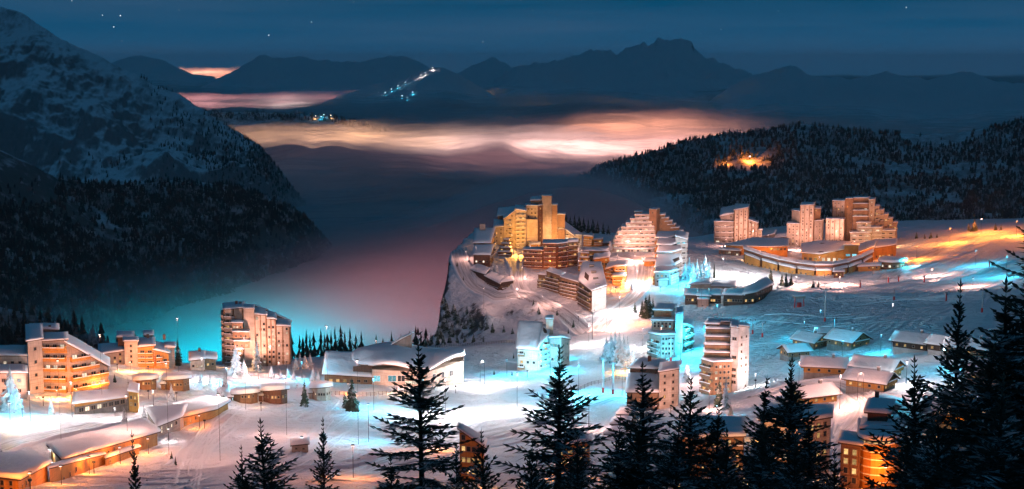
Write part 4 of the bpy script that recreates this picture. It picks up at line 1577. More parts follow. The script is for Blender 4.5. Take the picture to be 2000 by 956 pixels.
def pyramid_block():
    b = Building('apartment_complex', 'terraced pyramid of pinkish lit balconies with a central stair tower', 'apartment building', 1240, 490, None, 'palewood')
    n = 8
    for k in range(n):
        # each storey is narrower and stands further back
        x0 = 1196 + [0, 3, 6, 10, 17, 26, 34, 43][k]
        x1 = 1281 - [0, 0, 1, 2, 3, 4, 6, 9][k]
        yb = 486 - 8.2 * k
        w0 = 1.6 * k
        v = b.vol([(x0, w0), (x1, w0), (x1, 26), (x0 + 3, 26)], yb - 8.3, yb if k else None)
        if k == 0:
            v['zb'] = v['zt'][0] - 3.2
        b.roof(v, 0.2, 0.55)
        nb = max(3, int((x1 - x0) / 9.5))
        b.balc(v, 0, 1, nb, 1.5, 'palewood', 0.55, 0.15, None, 0.01, 0.99, 'win_white', 0.35)
    v = b.vol([(1239, 16), (1253, 16), (1253, 24), (1240, 24)], 415, None, 'redwood', 'penthouse')
    b.roof(v, 0.4, 0.6)
    v = b.vol([(1267, 9), (1281, 6), (1288, 14), (1276, 20)], [410, 410, 408, 407], None, 'wood', 'stair_tower')
    b.roof(v, 0.1, 0.3)
    b.wins(v, 0, 8, 1, 1.2, 1.4, 0.5)
    for k in range(6):
        x1 = 1296 + 7 * k
        v = b.vol([(1286 + 6 * k, 14 + k * 0.5), (x1 + 2, 16 + k), (x1 + 2, 28), (1286 + 6 * k, 28)], 421 + 6.5 * k, None, 'wood')
        b.roof(v, 0.4, 0.7)
        b.wins(v, 0, 6 - k, 1, 1.2, 1.3, 0.2)
    v = b.vol([(1199, -5), (1276, -5), (1276, -0.4), (1199, -0.4)], 487, None, 'plaster', 'base')
    b.roof(v, 0.4, 0.6)
    b.wins(v, 0, 1, 12, 1.8, 1.6, 0.8, 0.2, pane='win_white')
    # stepping blue roofs in front, on its right
    b = Building('apartment_block', 'block stepping down towards the camera with blue lit snow roofs and cyan side', 'apartment building', 1300, 560, None, 'greywood')
    steps = [(1281, 1306, 1322, 72, 86, 466, 455), (1283, 1309, 1326, 58, 71.6, 480, 468), (1283, 1311, 1330, 42, 57.6, 494, 483), (1280, 1308, 1330, 22, 41.6, 524, 499), (1279, 1306, 1322, 4, 21.6, 533, 524)]
    for k, (x0, x1, x2, w0, w1, yf, yb) in enumerate(steps):
        v = b.vol([(x0, w0), (x1, w0 - 1), (x2, w1 - 4), (x2 - 3, w1), (x0 + 4, w1)], [yf, yf, (yf + yb) / 2, yb, yb], None, 'greywood')
        b.roof(v, 0.6, 1.0, quad=False)
        b.balc(v, 1, 5 if k > 1 else 6, 2, 1.3, 'plaster', 0.4, pane='win_cyan')
        b.balc(v, 4, 4, 2, 1.3, 'orange', 0.6)
        if k == 4:
            b.wins(v, 0, 2, 3, 1.2, 1.2, 0.2)
    v = b.vol([(1318, 62), (1340, 66), (1342, 84), (1322, 86)], [462, 470, 456, 452], None, 'plaster')
    b.roof(v, 0.5, 0.9)
    b.balc(v, 0, 7, 2, 1.2, 'plaster', 0.3, pane='win_cyan')
    v = b.vol([(1286, 0), (1304, -0.6), (1304, 3.2), (1287, 3.6)], 548, None, 'plaster', 'porch')
    b.roof(v, 0.4, 0.8)
    # little hut
    b = Building('kiosk', 'small orange lit hut beside the tracks below the terraced pyramid', 'hut', 1270, 521, None, 'orange')
    v = b.vol(R4(1258, 1282, 0, 8), [512, 511, 505, 506])
    b.roof(v, 0.6, 0.9)
    b.wins(v, 0, 1, 3, 1.0, 1.1, 0.6)


def right_towers():
    b = Building('apartment_tower', 'pale apartment tower with rounded snow roof, first of the three behind the shopping arcade', 'apartment building', 1440, 476, None, 'palewood')
    for k in range(4):
        v = b.vol([(1395 - (3 - k) * 0.3, 2 - k * 0.0), (1432, 0.5), (1436, 18), (1398, 20)], 434 + 10.5 * k if k < 4 else 470, 446 + 10.5 * k if k < 3 else None, 'greywood')
        if k == 3:
            v['zb'] = 0
        b.roof(v, 0.5 if k else 0.4, 0.8)
        b.balc(v, 0, 1, 3, 1.6, 'greywood', 0.4, 0.1, None, 0.02, 0.98, 'win_white')
    v = b.vol([(1406, 6), (1432, 3), (1434, 18), (1408, 20)], [424, 418, 402, 408], None, 'greywood')
    b.roof(v, 0.5, 1.2)
    b.wins(v, 0, 6, 3, 1.2, 1.3, 0.2)
    v = b.vol([(1433, -2), (1460, 0), (1462, 16), (1436, 18)], [412, 406, 400, 399])
    b.roof(v, 0.4, 0.8)
    b.wins(v, 0, 12, 3, 1.0, 1.4, 0.3, pane='win_white')
    b.ribs(v, 0, 3, 'wood')
    v = b.vol([(1460.3, 1), (1480, 3), (1480, 16), (1462, 16)], [430, 437, 433, 428])
    b.roof(v, 0.4, 0.7)
    b.wins(v, 0, 7, 3, 1.0, 1.4, 0.3, pane='win_white')
    b.ribs(v, 0, 3, 'wood')
    v = b.vol(R4(1480.3, 1488, 4, 14), 450)
    b.roof(v, 0.4, 0.7)
    b.wins(v, 0, 4, 1, 1.0, 1.2, 0.3)
    b.antenna(1441, 10, 390, 404)
    # second tower
    b = Building('apartment_tower', 'tall narrow apartment tower of weathered wood, middle of the three behind the arcade', 'apartment building', 1572, 482, None, 'palewood')
    v = b.vol([(1536, 2), (1561, 0), (1563, 14), (1538, 16)], 438)
    b.roof(v, 0.3, 0.6)
    b.wins(v, 0, 7, 3, 1.0, 1.4, 0.2)
    b.ribs(v, 0, 3, 'greywood')
    v = b.vol([(1545, 14), (1561, 1), (1570, 0.6), (1572, 20), (1548, 22)], 411)
    b.roof(v, 0.3, 0.6, quad=False)
    v = b.vol([(1561.3, 0.4), (1588, -1), (1590, 16), (1564, 18)], [402, 401, 396, 396])
    b.roof(v, 0.3, 0.5)
    b.wins(v, 0, 14, 3, 1.0, 1.4, 0.25, pane='win_white')
    b.ribs(v, 0, 3, 'wood')
    v = b.vol([(1588.3, 0), (1601, 4), (1601, 18), (1590.3, 18)], [408, 409, 404, 403], None, 'wood')
    b.roof(v, 0.3, 0.5)
    b.wins(v, 0, 13, 2, 0.9, 1.1, 0.15)
    v = b.vol([(1590, -3), (1604, 0), (1608, 10), (1602, 12)], 433, None, 'greywood')
    b.roof(v, 0.3, 0.7)
    b.wins(v, 0, 8, 2, 0.9, 1.1, 0.2)
    # third complex
    b = Building('apartment_complex', 'broad apartment complex of tall slabs stepping down to the right', 'apartment building', 1660, 480, None, 'palewood')
    v = b.vol([(1611, -4), (1648, -6), (1649, 6), (1613, 8)], 429)
    b.roof(v, 0.3, 0.6)
    b.wins(v, 0, 8, 4, 1.0, 1.4, 0.3, pane='win_white')
    b.ribs(v, 0, 4, 'wood')
    v = b.vol([(1624, 9), (1648, 6.3), (1650, 20), (1626, 22)], 393, None, 'greywood')
    b.roof(v, 0.3, 0.6)
    b.wins(v, 0, 14, 3, 1.0, 1.4, 0.25)
    b.ribs(v, 0, 3, 'wood')
    v = b.vol([(1648.4, 6), (1664, 8), (1664, 20), (1650.3, 20)], 389, None, 'wood')
    b.roof(v, 0.2, 0.4)
    b.wins(v, 0, 14, 2, 0.9, 1.1, 0.2)
    for k, yt in enumerate((388, 399, 412, 424)):
        v = b.vol([(1664.4, 10 - 2.4 * k), (1694, 9 - 2.4 * k), (1696, 22), (1666, 24)], yt, yt + 14 if k < 3 else None, 'wood')
        b.roof(v, 0.4, 0.8)
        b.balc(v, 0, 1, 3, 1.5, 'greywood', 0.5, 0.3, None, 0.02, 0.98, 'win_white')
    v = b.vol([(1694.4, 6), (1706, 7), (1707, 22), (1696.3, 22)], 391)
    b.roof(v, 0.3, 0.6)
    b.wins(v, 0, 13, 1, 1.0, 1.2, 0.7, pane='win_white')
    for k in range(5):
        x0 = 1706.4 + 9 * k
        v = b.vol([(x0, 8 + k), (x0 + 8.6, 9 + k), (x0 + 8.8, 22), (x0 + 0.4, 22)], 404 + 8.0 * k)
        b.roof(v, 0.3, 0.7)
        b.balc(v, 0, 8 - 2 * k if k < 3 else 3, 1, 1.2, 'palewood', 0.4)
    for k, (x0, x1, yt) in enumerate(((1672, 1700, 436), (1676, 1722, 446), (1660, 1700, 456), (1700.4, 1748, 452))):
        v = b.vol([(x0, -2 - 3 * k + (6 if k == 3 else 0)), (x1, -3 - 3 * k + (6 if k == 3 else 0)), (x1, 5), (x0, 6)], yt, None, 'palewood')
        b.roof(v, 0.4, 0.9)
        b.balc(v, 0, 2, 3, 1.4, 'palewood', 0.7, 0.4 + max(0, v['zt'][0] - 7), None, 0.03, 0.97, 'win_white')
    b.antenna(1681, 14, 376, 390)
    # white roofed low building between the towers
    b = Building('building', 'low building with white gabled snow roof between the first two towers', 'building', 1520, 474, None, 'greywood', dy=20)
    v = b.vol([(1486, 6), (1512, 2), (1516, 24), (1492, 26)], [464, 458, 450, 454])
    b.roof(v, 0.6, 1.1)
    v = b.vol([(1512.3, 1), (1540, -4), (1544, 10), (1516, 14)], [466, 463, 457, 458])
    b.roof(v, 0.6, 1.0)
    b.wins(v, 0, 2, 4, 1.1, 1.2, 0.4)


def arcade():
    b = Building('shopping_centre', 'wide low shopping hall with a dark flat roof and orange lit front', 'shop', 1480, 500, None, 'orange')
    v = b.vol([(1416, 10), (1450, 2), (1500, 0), (1538, 4), (1538, 34), (1470, 40)], [480, 482, 484, 482, 468, 466])
    b.roof(v, 0.8, 0.7, quad=False)
    b.wins(v, 0, 1, 5, 2.2, 2.2, 0.8, 0.5, 4.5, pane='win_white')
    b.wins(v, 1, 1, 6, 2.4, 2.2, 0.7, 0.5, 4.5, pane='win_white')
    b.wins(v, 2, 1, 5, 2.0, 1.6, 0.5, 2.5, 6.5)
    v = b.vol([(1404, 0), (1446, -6), (1448, 4), (1408, 10)], 489, None, 'redwood')
    b.roof(v, 0.6, 0.8)
    b.wins(v, 0, 2, 5, 1.6, 1.3, 0.7, pane='win_white')
    b = Building('shopping_centre', 'shopping hall with dark swept roof and blue window behind the curved arcade', 'shop', 1610, 512, None, 'orange')
    v = b.vol([(1566, 2), (1600, -4), (1648, -6), (1660, 10), (1600, 30), (1566, 24)], [495, 498, 488, 474, 472, 478])
    b.roof(v, 0.8, 0.8, quad=False)
    b.wins(v, 1, 1, 4, 2.2, 2.4, 1.0, 0.4, 4.5, pane='win_white')
    b.wins(v, 0, 1, 3, 2.0, 2.0, 0.8, 0.4, 4.5)
    v = b.vol([(1648, -8), (1676, -8), (1676, 0), (1650, 2)], 480, None, 'orange')
    b.roof(v, 0.5, 0.6)
    b.wins(v, 0, 1, 2, 3.2, 1.8, 1.0, 4.4, 7.6, pane='win_cyan')
    b = Building('shopping_centre', 'gabled shopping hall with orange swept roofs right of the blue window', 'shop', 1700, 506, None, 'orange')
    v = b.vol([(1676, -2), (1706, -8), (1712, 16), (1680, 18)], [496, 482, 468, 478])
    b.roof(v, 0.8, 0.9)
    b.wins(v, 0, 1, 4, 1.8, 2.0, 0.7, 0.4, 4.0)
    v = b.vol([(1706.4, -7), (1748, 2), (1750, 18), (1712.4, 16)], [486, 479, 468, 470])
    b.roof(v, 0.8, 0.9)
    b.wins(v, 0, 1, 6, 1.6, 1.8, 0.7, 0.4, 4.4)
    # curved arcade of small gables
    b = Building('arcade', 'long curved arcade with snowy roof and a row of small gabled bays', 'shop', 1580, 534, None, 'redwood')
    front = [(1452, 496, 44), (1486, 508, 26), (1520, 517, 10), (1556, 524, -2), (1592, 528, -12), (1626, 528, -11), (1656, 522, -4), (1684, 512, 18), (1704, 502, 40)]
    for (xa, ya, wa), (xb, yb, wb) in zip(front[:-1], front[1:]):
        v = b.vol([(xa, wa), (xb, wb), (xb, wb + 11), (xa, wa + 11)], [ya - 9, yb - 9, yb - 15, ya - 15])
        b.roof(v, 0.5, 0.8)
        b.wins(v, 0, 1, 4, 1.8, 1.8, 0.75, 0.2, 3.4, pane='win_white')
        vv = b.vol([(xa + 2, wa - 4.5), (xb - 2, wb - 4.5), (xb - 2, wb - 0.6), (xa + 2, wa - 0.6)], [ya + 1.5, yb + 1.5, yb - 2.5, ya - 2.5], None, 'orange', 'bay')
        b.roof(vv, 0.4, 0.8)
        b.wins(vv, 0, 1, 3, 1.5, 1.2, 0.7, 0.2, 2.4)
    b = Building('kiosk', 'small dark kiosk with snow roof at the tip of the curved arcade', 'hut', 1638, 542, None, 'redwood')
    v = b.vol(R4(1628, 1648, 0, 6), 532)
    b.roof(v, 0.6, 0.8)
    b.wins(v, 0, 1, 2, 1.2, 1.2, 0.8)
    b = Building('round_pavilion', 'round pavilion with blue snow roof beside the bright lamp at the arcade end', 'shop', 1742, 526, None, 'wood')
    pts, rows = [], []
    for k in range(10):
        t = 2 * math.pi * k / 10 - math.pi / 2
        pts.append((1742 + 26 * math.cos(t), 10 + 10 * math.sin(t)))
        rows.append(514 - 4 - 4 * math.sin(t))
    v = b.vol(pts, rows)
    b.roof(v, 0.9, 1.8, quad=False)
    for i in (9, 0, 1, 8):
        b.wins(v, i, 1, 2, 1.6, 1.6, 0.8, 0.3, 3.2, pane='win_white')
    b = Building('lodge', 'low gabled hut with orange front between kiosk and round pavilion', 'hut', 1700, 530, None, 'orange')
    v = b.vol([(1676, 0), (1718, 4), (1720, 14), (1680, 12)], [522, 520, 514, 516])
    b.roof(v, 0.7, 0.9)
    b.wins(v, 0, 1, 5, 1.3, 1.1, 0.6)
    # the dark lodge in front
    b = Building('lodge', 'long dark wooden lodge with blue snow roofs, left half with three lobes', 'lodge', 1375, 595, 'halves of the dark lodge', 'darkwood')
    for k, (x0, x1, w0, yt) in enumerate(((1338, 1362, 3, 577), (1362.3, 1386, -1, 579), (1386.3, 1408, 1, 577))):
        v = b.vol([(x0, w0 + 2), (x1, w0), (x1, w0 + 16), (x0, w0 + 18)], [yt, yt + 1, yt - 10, yt - 11])
        b.roof(v, 0.8, 1.3)
        b.wins(v, 0, 1, 4, 1.3, 1.5, 0.6, 0.5, 3.6)
    v = b.vol([(1363, -6), (1384, -6), (1384, -1.8), (1363, -1.4)], 586, None, 'greywood', 'porch')
    b.roof(v, 0.4, 0.8)
    b = Building('lodge', 'long dark wooden lodge with blue snow roofs, right half with the tall end gable', 'lodge', 1450, 594, 'halves of the dark lodge', 'darkwood')
    v = b.vol([(1413, 0), (1452, -2), (1462, 14), (1418, 16)], [577, 578, 566, 566])
    b.roof(v, 0.8, 1.3)
    b.wins(v, 0, 1, 7, 1.3, 1.5, 0.6, 0.5, 3.8)
    v = b.vol([(1452.3, -2), (1474, 0), (1508, 26), (1496, 44), (1456, 16)], [577, 572, 556, 545, 566])
    b.roof(v, 0.8, 1.3, quad=False)
    b.wins(v, 0, 1, 3, 1.3, 1.5, 0.7, 0.5, 3.8)
    b.wins(v, 1, 2, 7, 1.2, 1.3, 0.15, 0.5)
    b = Building('lodge', 'pale low house with flat snowy roofs behind the dark lodge', 'house', 1395, 566, None, 'palewood')
    v = b.vol([(1347, 2), (1388, 0), (1390, 14), (1350, 18)], [557, 556, 546, 545])
    b.roof(v, 0.7, 1.1)
    b.wins(v, 0, 1, 6, 1.2, 1.2, 0.5)
    v = b.vol([(1388.3, 1), (1436, 0), (1440, 14), (1392, 16)], [560, 561, 550, 549])
    b.roof(v, 0.7, 1.1)
    b.wins(v, 0, 1, 7, 1.2, 1.2, 0.5)


def centre_towers():
    b = Building('apartment_tower', 'white tower with steep snow slope for a roof at the edge of the bright bowl', 'apartment building', 1040, 725, None, 'greywood')
    v = b.vol([(1011, 3), (1051, 0), (1057, 20), (1015, 22)], [682, 686, 632, 630], None, 'palewood')
    b.roof(v, 0.6, 1.2, wav=0.6)
    b.wins(v, 0, 3, 3, 1.3, 1.3, 0.4)
    b.balc(v, 0, 3, 1, 1.3, 'wood', 0.4, 0.6, None, 0.02, 0.35)
    v = b.vol([(1051.3, 0.4), (1070, 6), (1073, 18), (1057.5, 20)], [684, 655, 640, 634], None, 'plaster')
    b.roof(v, 0.4, 0.8)
    b.balc(v, 0, 7, 2, 1.2, 'plaster', 0.5)
    v = b.vol(R4(1066, 1080, 14, 22), 624, None, 'palewood', 'lift_shaft')
    b.roof(v, 0.3, 0.6)
    v = b.vol([(1073.5, 7), (1096, 5), (1112, 12), (1110, 22), (1074, 20)], [662, 660, 664, 658, 655], None, 'greywood', 'annex')
    b.roof(v, 0.5, 0.9, quad=False)
    b.wins(v, 0, 2, 3, 1.3, 1.4, 0.6, pane='win_cyan')
    b.wins(v, 1, 2, 2, 1.3, 1.4, 0.5)
    # cyan lit tower
    b = Building('apartment_tower', 'cyan lit tower with dark blue snowy top beside the ski lift', 'apartment building', 1305, 697, None, 'greywood')
    v = b.vol([(1268, 6), (1290, -2), (1318, -2), (1320, 14), (1272, 18)], [652, 656, 655, 646, 644])
    b.roof(v, 0.6, 1.1, quad=False)
    b.balc(v, 0, 4, 2, 1.5, 'greywood', 0.4, pane='win_cyan')
    b.wins(v, 1, 4, 4, 1.1, 1.3, 0.3, pane='win_cyan')
    v = b.vol([(1272, 8), (1314, 6), (1318, 18), (1276, 20)], [627, 628, 620, 619])
    b.roof(v, 0.5, 0.9)
    b.wins(v, 0, 2, 5, 1.2, 1.4, 0.3, max(0, 0.1) + 12.5, None, 0.06, 0.94, 'win_cyan')
    v = b.vol([(1276, 14), (1310, 12), (1318, 24), (1284, 26)], [607, 608, 597, 594], None, 'wood')
    b.roof(v, 0.5, 1.1)
    b.wins(v, 0, 1, 5, 1.2, 1.2, 0.3, 18.5)
    v = b.vol([(1318.4, 1), (1332, 4), (1334, 20), (1320.4, 16)], 614, None, 'plaster', 'lift_shaft')
    b.roof(v, 0.3, 0.6)
    v = b.vol([(1332.4, 6), (1352, 14), (1354, 26), (1336, 24)], [634, 642, 630, 624], None, 'darkwood')
    b.roof(v, 0.5, 0.9)
    b.balc(v, 0, 4, 2, 1.3, 'greywood', 0.2)
    # white tower right
    b = Building('apartment_tower', 'pale tower with a stair of snow terraces and a column of square windows', 'apartment building', 1410, 770, None, 'wood')
    v = b.vol([(1369, 4), (1392, -2), (1428, 0), (1428, 8), (1372, 10)], 703)
    b.roof(v, 0.3, 0.7, quad=False)
    b.balc(v, 0, 4, 2, 1.3, 'wood', 0.5)
    b.wins(v, 1, 5, 4, 1.2, 1.3, 0.35, pane='win_white')
    for k in range(4):
        yt = 690 - 15.5 * k
        w0 = 3.2 + 2.2 * k
        v = b.vol([(1374 + 1.0 * k, w0 + 1), (1424.5, w0), (1424.5, 14 + k), (1375 + 1.0 * k, 15 + k)], yt, yt + 17, 'wood')
        b.roof(v, 0.4, 1.0)
        b.balc(v, 0, 1, 3, 1.6, 'greywood', 0.35, 0.1, None, 0.02, 0.98, snow=0.45)
    v = b.vol([(1425, 2), (1440, 0), (1441, 16), (1427, 18)], 640, None, 'plaster')
    b.roof(v, 0.3, 0.6)
    b.wins(v, 0, 10, 1, 2.0, 1.4, 0.5, pane='win_warm')
    v = b.vol([(1440.4, 1), (1461, 6), (1458, 20), (1441.4, 16)], [637, 640, 634, 632], None, 'plaster')
    b.roof(v, 0.3, 0.7)
    b.wins(v, 0, 9, 2, 0.9, 1.0, 0.1, skip=0.5)
    v = b.vol([(1376, 12), (1402, 11), (1404, 20), (1380, 22)], 634, 650, 'darkwood', 'penthouse')
    b.roof(v, 0.4, 0.9)
    v = b.vol(R4(1405, 1424, 13, 19), 630, 650, 'greywood', 'lift_shaft')
    b.roof(v, 0.2, 0.4)
    # block in front, among the dark trees
    b = Building('apartment_block', 'brown block with dark blue upper roof and snow lower roof behind the black spruces', 'apartment building', 1275, 800, None, 'wood')
    v = b.vol([(1224, 2), (1286, 0), (1288, 22), (1228, 24)], [768, 768, 734, 732])
    b.roof(v, 0.6, 1.2)
    b.balc(v, 0, 2, 4, 1.4, 'wood', 0.3)
    v = b.vol([(1230, 24.3), (1280, 20), (1300, 30), (1250, 36)], [720, 722, 708, 702], None, 'darkwood')
    b.roof(v, 0.6, 1.2)
    v = b.vol([(1287, -1), (1324, 3), (1326, 22), (1290, 22)], [728, 722, 708, 712], None, 'palewood')
    b.roof(v, 0.4, 0.8)
    b.wins(v, 0, 5, 2, 1.0, 1.2, 0.15)
    b.box(1264, 1271, 26, 28, 697, 707, 'redwood', 'chimney')
    b = Building('terraced_houses', 'row of low roofs stepping down behind the black spruces left of the brown block', 'house', 1200, 850, None, 'darkwood')
    for k in range(4):
        v = b.vol([(1170 + 12 * k, -14 + 12 * k), (1206 + 10 * k, -16 + 12 * k), (1212 + 10 * k, -5 + 12 * k), (1178 + 12 * k, -3 + 12 * k)], [868 - 19 * k, 868 - 19 * k, 856 - 19 * k, 857 - 19 * k])
        b.roof(v, 0.5, 1.0)
        b.wins(v, 0, 1, 4, 1.2, 1.2, 0.5, 0.5)


def chalets():
    chalet('chalet with cyan lit snow roof, upper left of the pair by the dark slope', 1584, 679, 12, 11, 4.0, -52, lit=0.6)
    chalet('chalet with grey snow roof and warm gable, right of the cyan roofed one', 1656, 679, 13, 13, 4.2, -50, lit=0.6)
    chalet('small chalet with plain snow roof on the left edge of the chalet group', 1552, 700, 10, 8, 4.0, 18, lit=0.3, chim=False, deck=False)
    chalet('long chalet with orange wooden wall and white snow roof in the middle of the group', 1610, 733, 14.5, 9, 4.2, -14, 'orange', lit=0.2)
    chalet('upper of two overlapping chalets with warm gables near the twin posts', 1712, 738, 14, 10, 4.6, -36, 'orange', lit=0.4)
    chalet('lower of two overlapping chalets with warm gables near the twin posts', 1700, 762, 13, 10, 4.2, -36, 'orange', lit=0.5)
    chalet('chalet with white lower walls and dark gable at the edge of the dark slope', 1786, 686, 14, 11, 4.6, -38, 'darkwood', 'plaster', lit=0.6)
    chalet('small chalet with white roof left of the cyan lamp post', 1848, 692, 11, 9, 4.4, -42, 'darkwood', 'plaster', lit=0.5)
    chalet('long chalet with white roof and warm end behind the leaning spruce', 1896, 698, 16, 9, 4.4, -30, 'wood', 'stone', lit=0.5)
    chalet('half hidden chalet below the cyan lamp post near the large spruces', 1926, 752, 11, 8, 4.6, -20, 'wood', 'stone', lit=0.6)
    chalet('little shed with dark roof between the two chalets by the dark slope', 1612, 658, 7, 5, 2.6, -20, 'redwood', lit=0.1, chim=False, deck=False, t=0.5)
    chalet('warm lit chalet almost hidden by the large spruces on the right', 1882, 835, 13, 9, 4.6, -30, 'orange', 'stone', lit=0.9)
    chalet('chalet with orange end wall behind the twin topped spruces', 1585, 790, 13, 9, 4.2, 25, 'orange', 'stone', lit=0.6)


def bottom_buildings():
    b = Building('apartment_tower', 'round fronted tower with curved orange balconies behind the large spruces', 'apartment building', 1712, 952, None, 'orange')
    pts = []
    for k in range(9):
        t = math.pi * (1.0 + k / 8.0)
        pts.append((1714 + 34 * math.cos(t), 4 + 4.2 * math.sin(t)))
    pts += [(1748, 14), (1680, 14)]
    v = b.vol(pts, 852, None, 'orange')
    b.roof(v, 0.9, 0.9, quad=False)
    nfl = 6
    for fl in range(nfl):
        z = 0.3 + fl * (v['zt'][0] - 0.3) / nfl
        # one curved parapet for each floor
        a = Acc()
        n = 8
        P = v['xy'][:9]
        cxm = P.mean(0) + [0, 3]
        for i in range(8):
            p, q = P[i], P[i + 1]
            for (r0, r1, z0, z1, mi) in ((1.0, 1.30, -0.25, 0.0, 0), (1.26, 1.30, 0.0, 1.1, 0), (1.235, 1.325, 1.1, 1.34, 1)):
                bb = len(a.v)
                for pt in (p, q):
                    for r_, zz in ((r0, z0), (r1, z0), (r1, z1), (r0, z1)):
                        xy = cxm + (pt - cxm) * r_
                        a.v.append((xy[0], xy[1], z + zz))
                for f in ((0, 1, 5, 4), (1, 2, 6, 5), (2, 3, 7, 6), (3, 0, 4, 7)):
                    a.f.append([bb + k for k in f])
                    a.m.append(mi)
        link('balcony', a.mesh('balcony', [M['orange'], M['roof_snow']]), b.root)
        for i in range(1, 7):
            p, nrm, L, zz = b.edge(v, i, 0.5)
            link('glass_door', window_mesh(1.1, 1.9, 'frame', 'win_warm' if b.r.random() < 0.45 else 'glass'), b.root, (p[0], p[1], z + 1.1), math.atan2(nrm[0], -nrm[1]))
    v = b.vol([(1684, 5), (1740, 5), (1744, 13), (1688, 14)], [838, 840, 826, 822], None, 'redwood', 'attic')
    b.roof(v, 0.8, 0.8)
    v = b.vol([(1690, 8), (1728, 8), (1736, 18), (1696, 18)], [806, 810, 786, 784], None, 'redwood', 'upper_storey')
    b.roof(v, 0.7, 0.8)
    b.box(1703, 1711, 19, 21, 769, 790, 'redwood', 'chimney')
    v = b.vol([(1640, 0), (1678, -2), (1680, 10), (1644, 12)], [866, 872, 852, 848], None, 'wood', 'annex')
    b.roof(v, 0.6, 0.8)
    b.wins(v, 0, 4, 2, 1.1, 1.4, 0.6)
    b = Building('house', 'pale house with curved snow roof above the round fronted tower', 'house', 1735, 812, None, 'palewood')
    v = b.vol([(1706, 2), (1756, 6), (1760, 16), (1710, 14)], [779, 795, 787, 771])
    b.roof(v, 0.6, 0.9)
    b.wins(v, 0, 1, 4, 1.0, 1.2, 0.2, 1.5)
    b = Building('apartment_block', 'block with pink lit windows half hidden behind the twin topped spruces', 'apartment building', 1555, 930, None, 'palewood')
    v = b.vol([(1484, 4), (1560, 0), (1618, 6), (1620, 22), (1490, 22)], [822, 826, 816, 800, 800])
    b.roof(v, 0.6, 1.0, quad=False)
    b.balc(v, 0, 5, 4, 1.4, 'wood', 0.7, pane='win_white')
    b.wins(v, 1, 5, 4, 1.2, 1.4, 0.6)
    b = Building('apartment_block', 'low block with warm windows behind the middle black spruces', 'apartment building', 1390, 930, None, 'wood')
    v = b.vol([(1330, 0), (1450, 2), (1452, 18), (1334, 18)], 858)
    b.roof(v, 0.6, 1.0)
    b.balc(v, 0, 3, 7, 1.4, 'wood', 0.8)
    b = Building('house', 'narrow orange lit wooden house with tilted roof between the black spruces at the bottom', 'house', 922, 942, None, 'orange')
    v = b.vol([(898, 2), (944, 0), (946, 12), (902, 14)], [838, 876, 862, 830])
    b.roof(v, 0.5, 0.6)
    b.wins(v, 0, 4, 4, 1.1, 1.3, 0.7)
    b = Building('house', 'orange glowing house seen through the boughs of the tall middle spruce', 'house', 1120, 920, None, 'orange')
    v = b.vol([(1085, 0), (1150, 4), (1152, 16), (1090, 14)], [872, 864, 852, 858])
    b.roof(v, 0.6, 0.9)
    b.wins(v, 0, 2, 6, 1.4, 1.5, 0.8)


left_cluster()
left_small()
orange_wings()
tower_and_hall()
cliff_village()
cliff_village_more()
pyramid_block()
right_towers()
arcade()
centre_towers()
chalets()
bottom_buildings()


# ------------------------------------------------------------------ spruces
def spruce_village_mesh(seed, mat, slim=1.0):
    """spruce some hundred metres away: whorls of drooping boughs, each a folded fan. Unit height. Returns (trunk mesh, crown mesh)"""
    r = random.Random(seed)
    a = Acc()
    a.tube((0, 0, -0.12), (0, 0, 0.9), 0.022, 0.004, 6)
    trunk = a.mesh('trunk', [M['bark']])
    V, Fc = [], []
    nwh = 19
    for k in range(nwh):
        t = k / (nwh - 1)
        z = 0.07 + 0.88 * t
        L = (0.20 * (1 - t) ** 0.85 + 0.014) * slim
        nb = max(5, int(12 - 6 * t))
        off = r.random() * 6.28
        for i in range(nb):
            th = off + 6.28 * i / nb + r.uniform(-0.25, 0.25)
            l = L * r.uniform(0.65, 1.2)
            dr = l * r.uniform(0.35, 0.75)
            c, s = math.cos(th), math.sin(th)
            w = l * r.uniform(0.24, 0.38)
            zz = z + r.uniform(-0.015, 0.015)
            b = len(V)

            def pt(rad, side, dz):
                return (c * rad - s * side, s * rad + c * side, zz + dz)
            V += [pt(0.0, 0, 0.035), pt(l * 0.55, w, -dr * 0.62), pt(l * 0.6, 0, -dr * 0.22), pt(l * 0.5, -w, -dr * 0.66), pt(l, 0, -dr * 0.8), pt(l * 0.85, w * 0.75, -dr), pt(l * 0.82, -w * 0.7, -dr * 1.02)]
            Fc += [[b, b + 1, b + 2], [b, b + 2, b + 3], [b + 2, b + 1, b + 5], [b + 2, b + 5, b + 4], [b + 2, b + 4, b + 6], [b + 2, b + 6, b + 3]]
    b = len(V)
    V += [(0.006, 0, 0.93), (-0.004, 0.006, 0.93), (-0.004, -0.006, 0.93), (0, 0, 1.0)]
    Fc += [[b, b + 1, b + 3], [b + 1, b + 2, b + 3], [b + 2, b, b + 3]]
    crown = mesh_np('crown', V, Fc, [mat])
    return trunk, crown


SPR = {k: [spruce_village_mesh(10 * i + j, M[m], sl) for j, sl in enumerate((1.0, 0.8, 1.15))] for i, (k, m) in enumerate((('snow', 'needle_snow'), ('mid', 'needle_mid'), ('dark', 'needle_mid')))}
ORD = ['first', 'second', 'third', 'fourth', 'fifth', 'sixth', 'seventh', 'eighth', 'ninth', 'tenth', 'eleventh', 'twelfth', 'thirteenth', 'fourteenth', 'fifteenth', 'sixteenth', 'seventeenth', 'eighteenth', 'nineteenth', 'twentieth']
_tn = [0]


